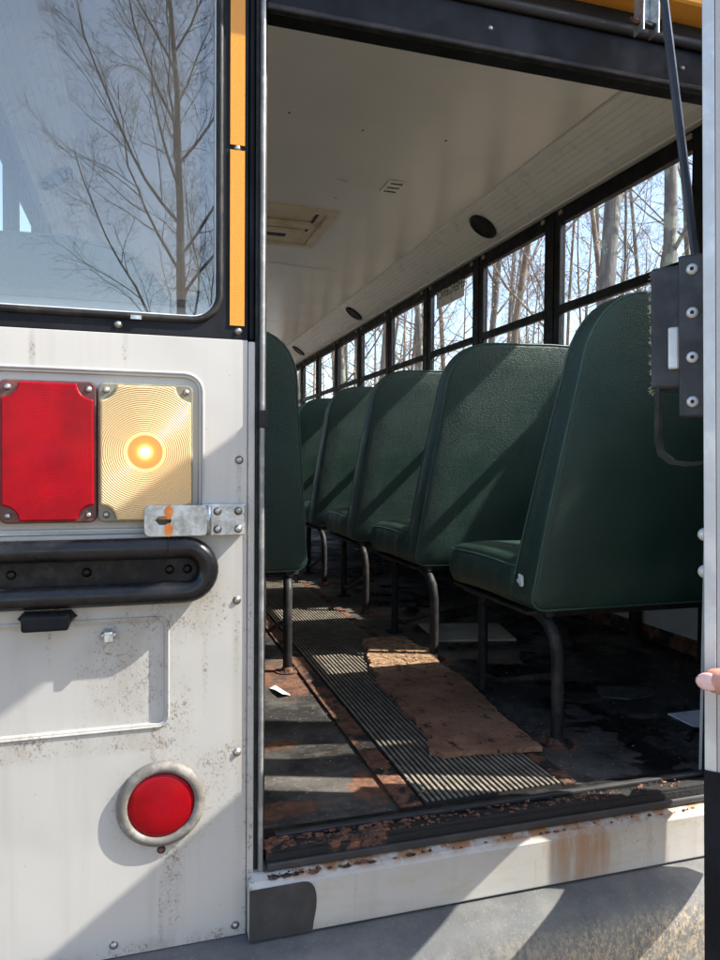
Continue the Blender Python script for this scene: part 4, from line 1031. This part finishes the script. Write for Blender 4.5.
# ------------------------------------------------------------------ trees
def grow(mb, rnd, p, d, r, length, lvl, spec, leaves=None):
    nseg, nch, ratio, spread, wob, up_ = spec[lvl][:6]
    pts = [p.copy()]; rs = [r]; dirs = [d.copy()]
    for i in range(nseg):
        d = (d + Vector((rnd.gauss(0, wob), rnd.gauss(0, wob), rnd.gauss(0, wob) + up_))).normalized()
        p = p + d * (length / nseg); pts.append(p.copy()); dirs.append(d.copy())
        rs.append(max(r * (1 - .75 * (i + 1) / nseg), .0022) if lvl else r * (1 - .72 * ((i + 1) / nseg) ** 1.2))
    mb[0 if lvl == 0 else 1].tube(pts, rs, (10, 6, 4, 3, 3, 3)[lvl], caps=False)
    if lvl + 1 >= len(spec):
        if leaves is not None and rnd.random() < leaves[1]:
            q = pts[-1]; s_ = .045
            a = Vector((rnd.gauss(0, 1), rnd.gauss(0, 1), rnd.gauss(0, 1))).normalized() * s_; b = a.orthogonal().normalized() * s_ * .6
            leaves[0].add([q, q + a * .5 + b, q + a, q + a * .5 - b], [(0, 1, 2, 3)])
        return
    for k in range(nch):
        t = (spec[lvl][6] if len(spec[lvl]) > 6 else .2) + (1 - (spec[lvl][6] if len(spec[lvl]) > 6 else .2)) * (k + rnd.random()) / nch
        f = min(t, .999) * nseg; i = int(f); q = pts[i].lerp(pts[i + 1], f - i); rr = rs[i] + (rs[i + 1] - rs[i]) * (f - i)
        dd = dirs[i]; o = dd.orthogonal().normalized(); o = Matrix.Rotation(rnd.uniform(0, 6.283), 3, dd) @ o
        nd = (dd * math.cos(spread) + o * math.sin(spread) * rnd.uniform(.8, 1.2)).normalized()
        grow(mb, rnd, q, nd, min(rr * .5, r * (.27 if lvl == 0 else .36)), length * ratio * (1.15 - .6 * t) * rnd.uniform(.75, 1.2), lvl + 1, spec, leaves)
def tree(seed, h, r, spec, bark, twig, leafmat=None, lp=0.0, lean=(0, 0)):
    rnd = random.Random(seed); mt, mb_ = MB(), MB(); lv = (MB(), lp) if leafmat else None
    grow((mt, mb_), rnd, Vector((0, 0, -.2)), Vector((lean[0], lean[1], 1)).normalized(), r, h, 0, spec, lv)
    t = empty('bare_tree', (0, 0, 0))
    mt.build('trunk', bark, t, smooth=True, local=True)
    cr = mb_.build('branches', twig, t, local=True)
    if leafmat and lv[0].v: lv[0].build('leaves', leafmat, t, local=True)
    return t
A_ = [(10, 12, .34, .75, .03, .05, .30), (6, 8, .48, .7, .12, .06, .15), (5, 6, .5, .7, .14, .03), (4, 5, .5, .65, .16, .02), (3, 0, 0, 0, .18, .02)]
B_ = [(10, 10, .27, .9, .035, .03, .2), (6, 7, .5, .75, .13, .05, .2), (4, 5, .5, .7, .16, .0), (3, 5, .5, .65, .18, .0), (2, 0, 0, 0, .2, .0)]
def ray(px, dist):
    """ground direction that the lens sees at picture column px (of 720)"""
    r_ = (px - 360) / 720; x = r_ * .956 + .2934; y = .956 - r_ * .2934; k = dist / math.hypot(x, y); return x * k, y * k
# named trees beside the bus
def place(t, px, d, rz=0, s=1.0):
    x, y = ray(px, d); t.location = (x, y, -.1 + max(0, (math.hypot(x, y) - 25) * .012)); t.rotation_euler.z = rz; t.scale = (s, s, s)
t = tree(3, 17, .168, A_, M['barkg'], M['barkg']); place(t, 600, 12.5); tag(t, 'thick grey lichened trunk beside a forked thinner stem beyond the nearest side window', 'tree', 'bare trees beside the bus')
t = tree(8, 17, .148, A_, M['barkg'], M['barkg']); place(t, 673, 13.5); tag(t, 'straight grey spotted trunk in the side window just left of the latch rod', 'tree', 'bare trees beside the bus')
t = tree(12, 13, .09, B_, M['barkb'], M['barkb'], M['leafb'], .15, (.05, .12)); place(t, 634, 16); tag(t, 'slender pale forked tree between the two thick grey trunks', 'tree', 'bare trees beside the bus')
t = tree(14, 14, .085, B_, M['barkb'], M['barkb'], M['leafb'], .1, (-.08, .05)); place(t, 582, 12.0); tag(t, 'thin leaning tree touching the left side of the thick lichened trunk', 'tree', 'bare trees beside the bus')
protos = [tree(20, 15, .075, B_, M['barkb'], M['barkb'], M['leafb'], .35), tree(31, 16, .095, A_, M['barkg'], M['barkb']), tree(44, 13, .062, B_, M['barkb'], M['barkb'], M['leafb'], .6),
          tree(57, 14, .075, B_, M['barkg'], M['barkb'])]
rnd = random.Random(77); spots = []
cols = [(px, d) for d in (11, 15, 19, 24, 30, 37) for px in range(288, 740, {11: 95, 15: 75, 19: 62, 24: 52, 30: 50, 37: 48}[d])]
n_ = 0
for px, d in cols:
    px += rnd.uniform(-14, 14); d *= rnd.uniform(.88, 1.12)
    if d < 17 and abs(px - 640) < 75: continue
    x, y = ray(px, d)
    if x < 3.4: continue
    pr = protos[n_ % 4]; o = pr if n_ < 4 else copy_tree(pr)
    place(o, px, d, rnd.uniform(0, 6.28), rnd.uniform(.8, 1.2))
    tag(o, 'bare leafless tree in the woodland seen through the side windows', 'tree', 'bare woodland trees beyond the side windows'); n_ += 1
# far wood as one mass
fwood = MB(); rnd = random.Random(5)
for k in range(330):
    a = rnd.uniform(R(-25), R(115)); d = rnd.uniform(48, 95); x, y = math.sin(a) * d, math.cos(a) * d
    if abs(x) < 4: x += 6
    h = rnd.uniform(9, 19); z0 = -EYE + (d - 25) * .010; r_ = rnd.uniform(.08, .22); tx, ty = rnd.gauss(0, .6), rnd.gauss(0, .6)
    fwood.tube([(x, y, z0), (x + tx * .5, y + ty * .5, z0 + h * .5), (x + tx, y + ty, z0 + h)], [r_, r_ * .7, .02], 4, caps=False)
    for j in range(16):
        t_ = rnd.uniform(.12, .98); bx_, by_, bz = x + tx * t_, y + ty * t_, z0 + h * t_; aa = rnd.uniform(0, 6.28); ll = rnd.uniform(.8, 3.2) * (1.1 - t_ * .6)
        fwood.tube([(bx_, by_, bz), (bx_ + math.cos(aa) * ll * .5, by_ + math.sin(aa) * ll * .5, bz + ll * .25), (bx_ + math.cos(aa) * ll, by_ + math.sin(aa) * ll, bz + ll * .7)], [.05, .035, .012], 3, caps=False)
tag(fwood.build('distant_woodland', M['barkb'], None), 'distant bare woodland', 'woodland', kind='stuff')
# brushy undergrowth with dry leaves
ug = MB(); rnd = random.Random(9)
for k in range(120):
    a = rnd.uniform(R(14), R(60)); d = rnd.uniform(9, 40); x, y = math.sin(a) * d, math.cos(a) * d
    if x < 3.2: continue
    z0 = -EYE + max(0, (d - 25) * .012)
    for j in range(7):
        aa = rnd.uniform(0, 6.28); hh = rnd.uniform(1.5, 4.2); sp_ = rnd.uniform(.2, 1.0)
        p0 = Vector((x, y, z0)); p1 = p0 + Vector((math.cos(aa) * sp_ * .4, math.sin(aa) * sp_ * .4, hh * .55)); p2 = p0 + Vector((math.cos(aa) * sp_, math.sin(aa) * sp_, hh))
        ug.tube([p0, p1, p2], [.014, .009, .003], 3, caps=False)
        for i in range(7):
            q = p0.lerp(p2, rnd.uniform(.3, 1)) + Vector((rnd.gauss(0, .1), rnd.gauss(0, .1), 0)); e_ = q + Vector((rnd.gauss(0, .3), rnd.gauss(0, .3), rnd.uniform(.1, .5)))
            ug.tube([q, e_], [.005, .002], 3, caps=False)
tag(ug.build('undergrowth', M['barkb'], None), 'thin brushy undergrowth among the trees', 'undergrowth', kind='stuff')
# trees behind the lens, mirrored in the rear window
C_ = [(10, 20, .50, .58, .04, .05, .20), (9, 11, .42, .55, .09, .06, .10), (6, 8, .48, .65, .15, .03, .1), (4, 6, .5, .65, .2, .02, .1), (3, 0, .6, .6, .22, .01)]
t = tree(101, 11.6, .125, C_, M['barkd'], M['barkd']); t.location = (.68, -13.0, -.1); t.rotation_euler.z = 2.0
tag(t, 'wide spreading bare tree mirrored in the rear window glass', 'tree')
for i, (x, y, s_) in enumerate(((2.6, -19, .8), (4.2, -21, .9), (-9.5, -24, .7))):
    o = copy_tree(protos[3]); o.location = (x, y, -.1); o.scale = (s_,) * 3; o.rotation_euler.z = i * 2
    tag(o, ['slim bare tree mirrored low in the corner of the rear window', 'slim bare tree mirrored beside the window corner, partly past the frame', 'bare tree mirrored faintly towards the outer side of the rear window'][i], 'tree')
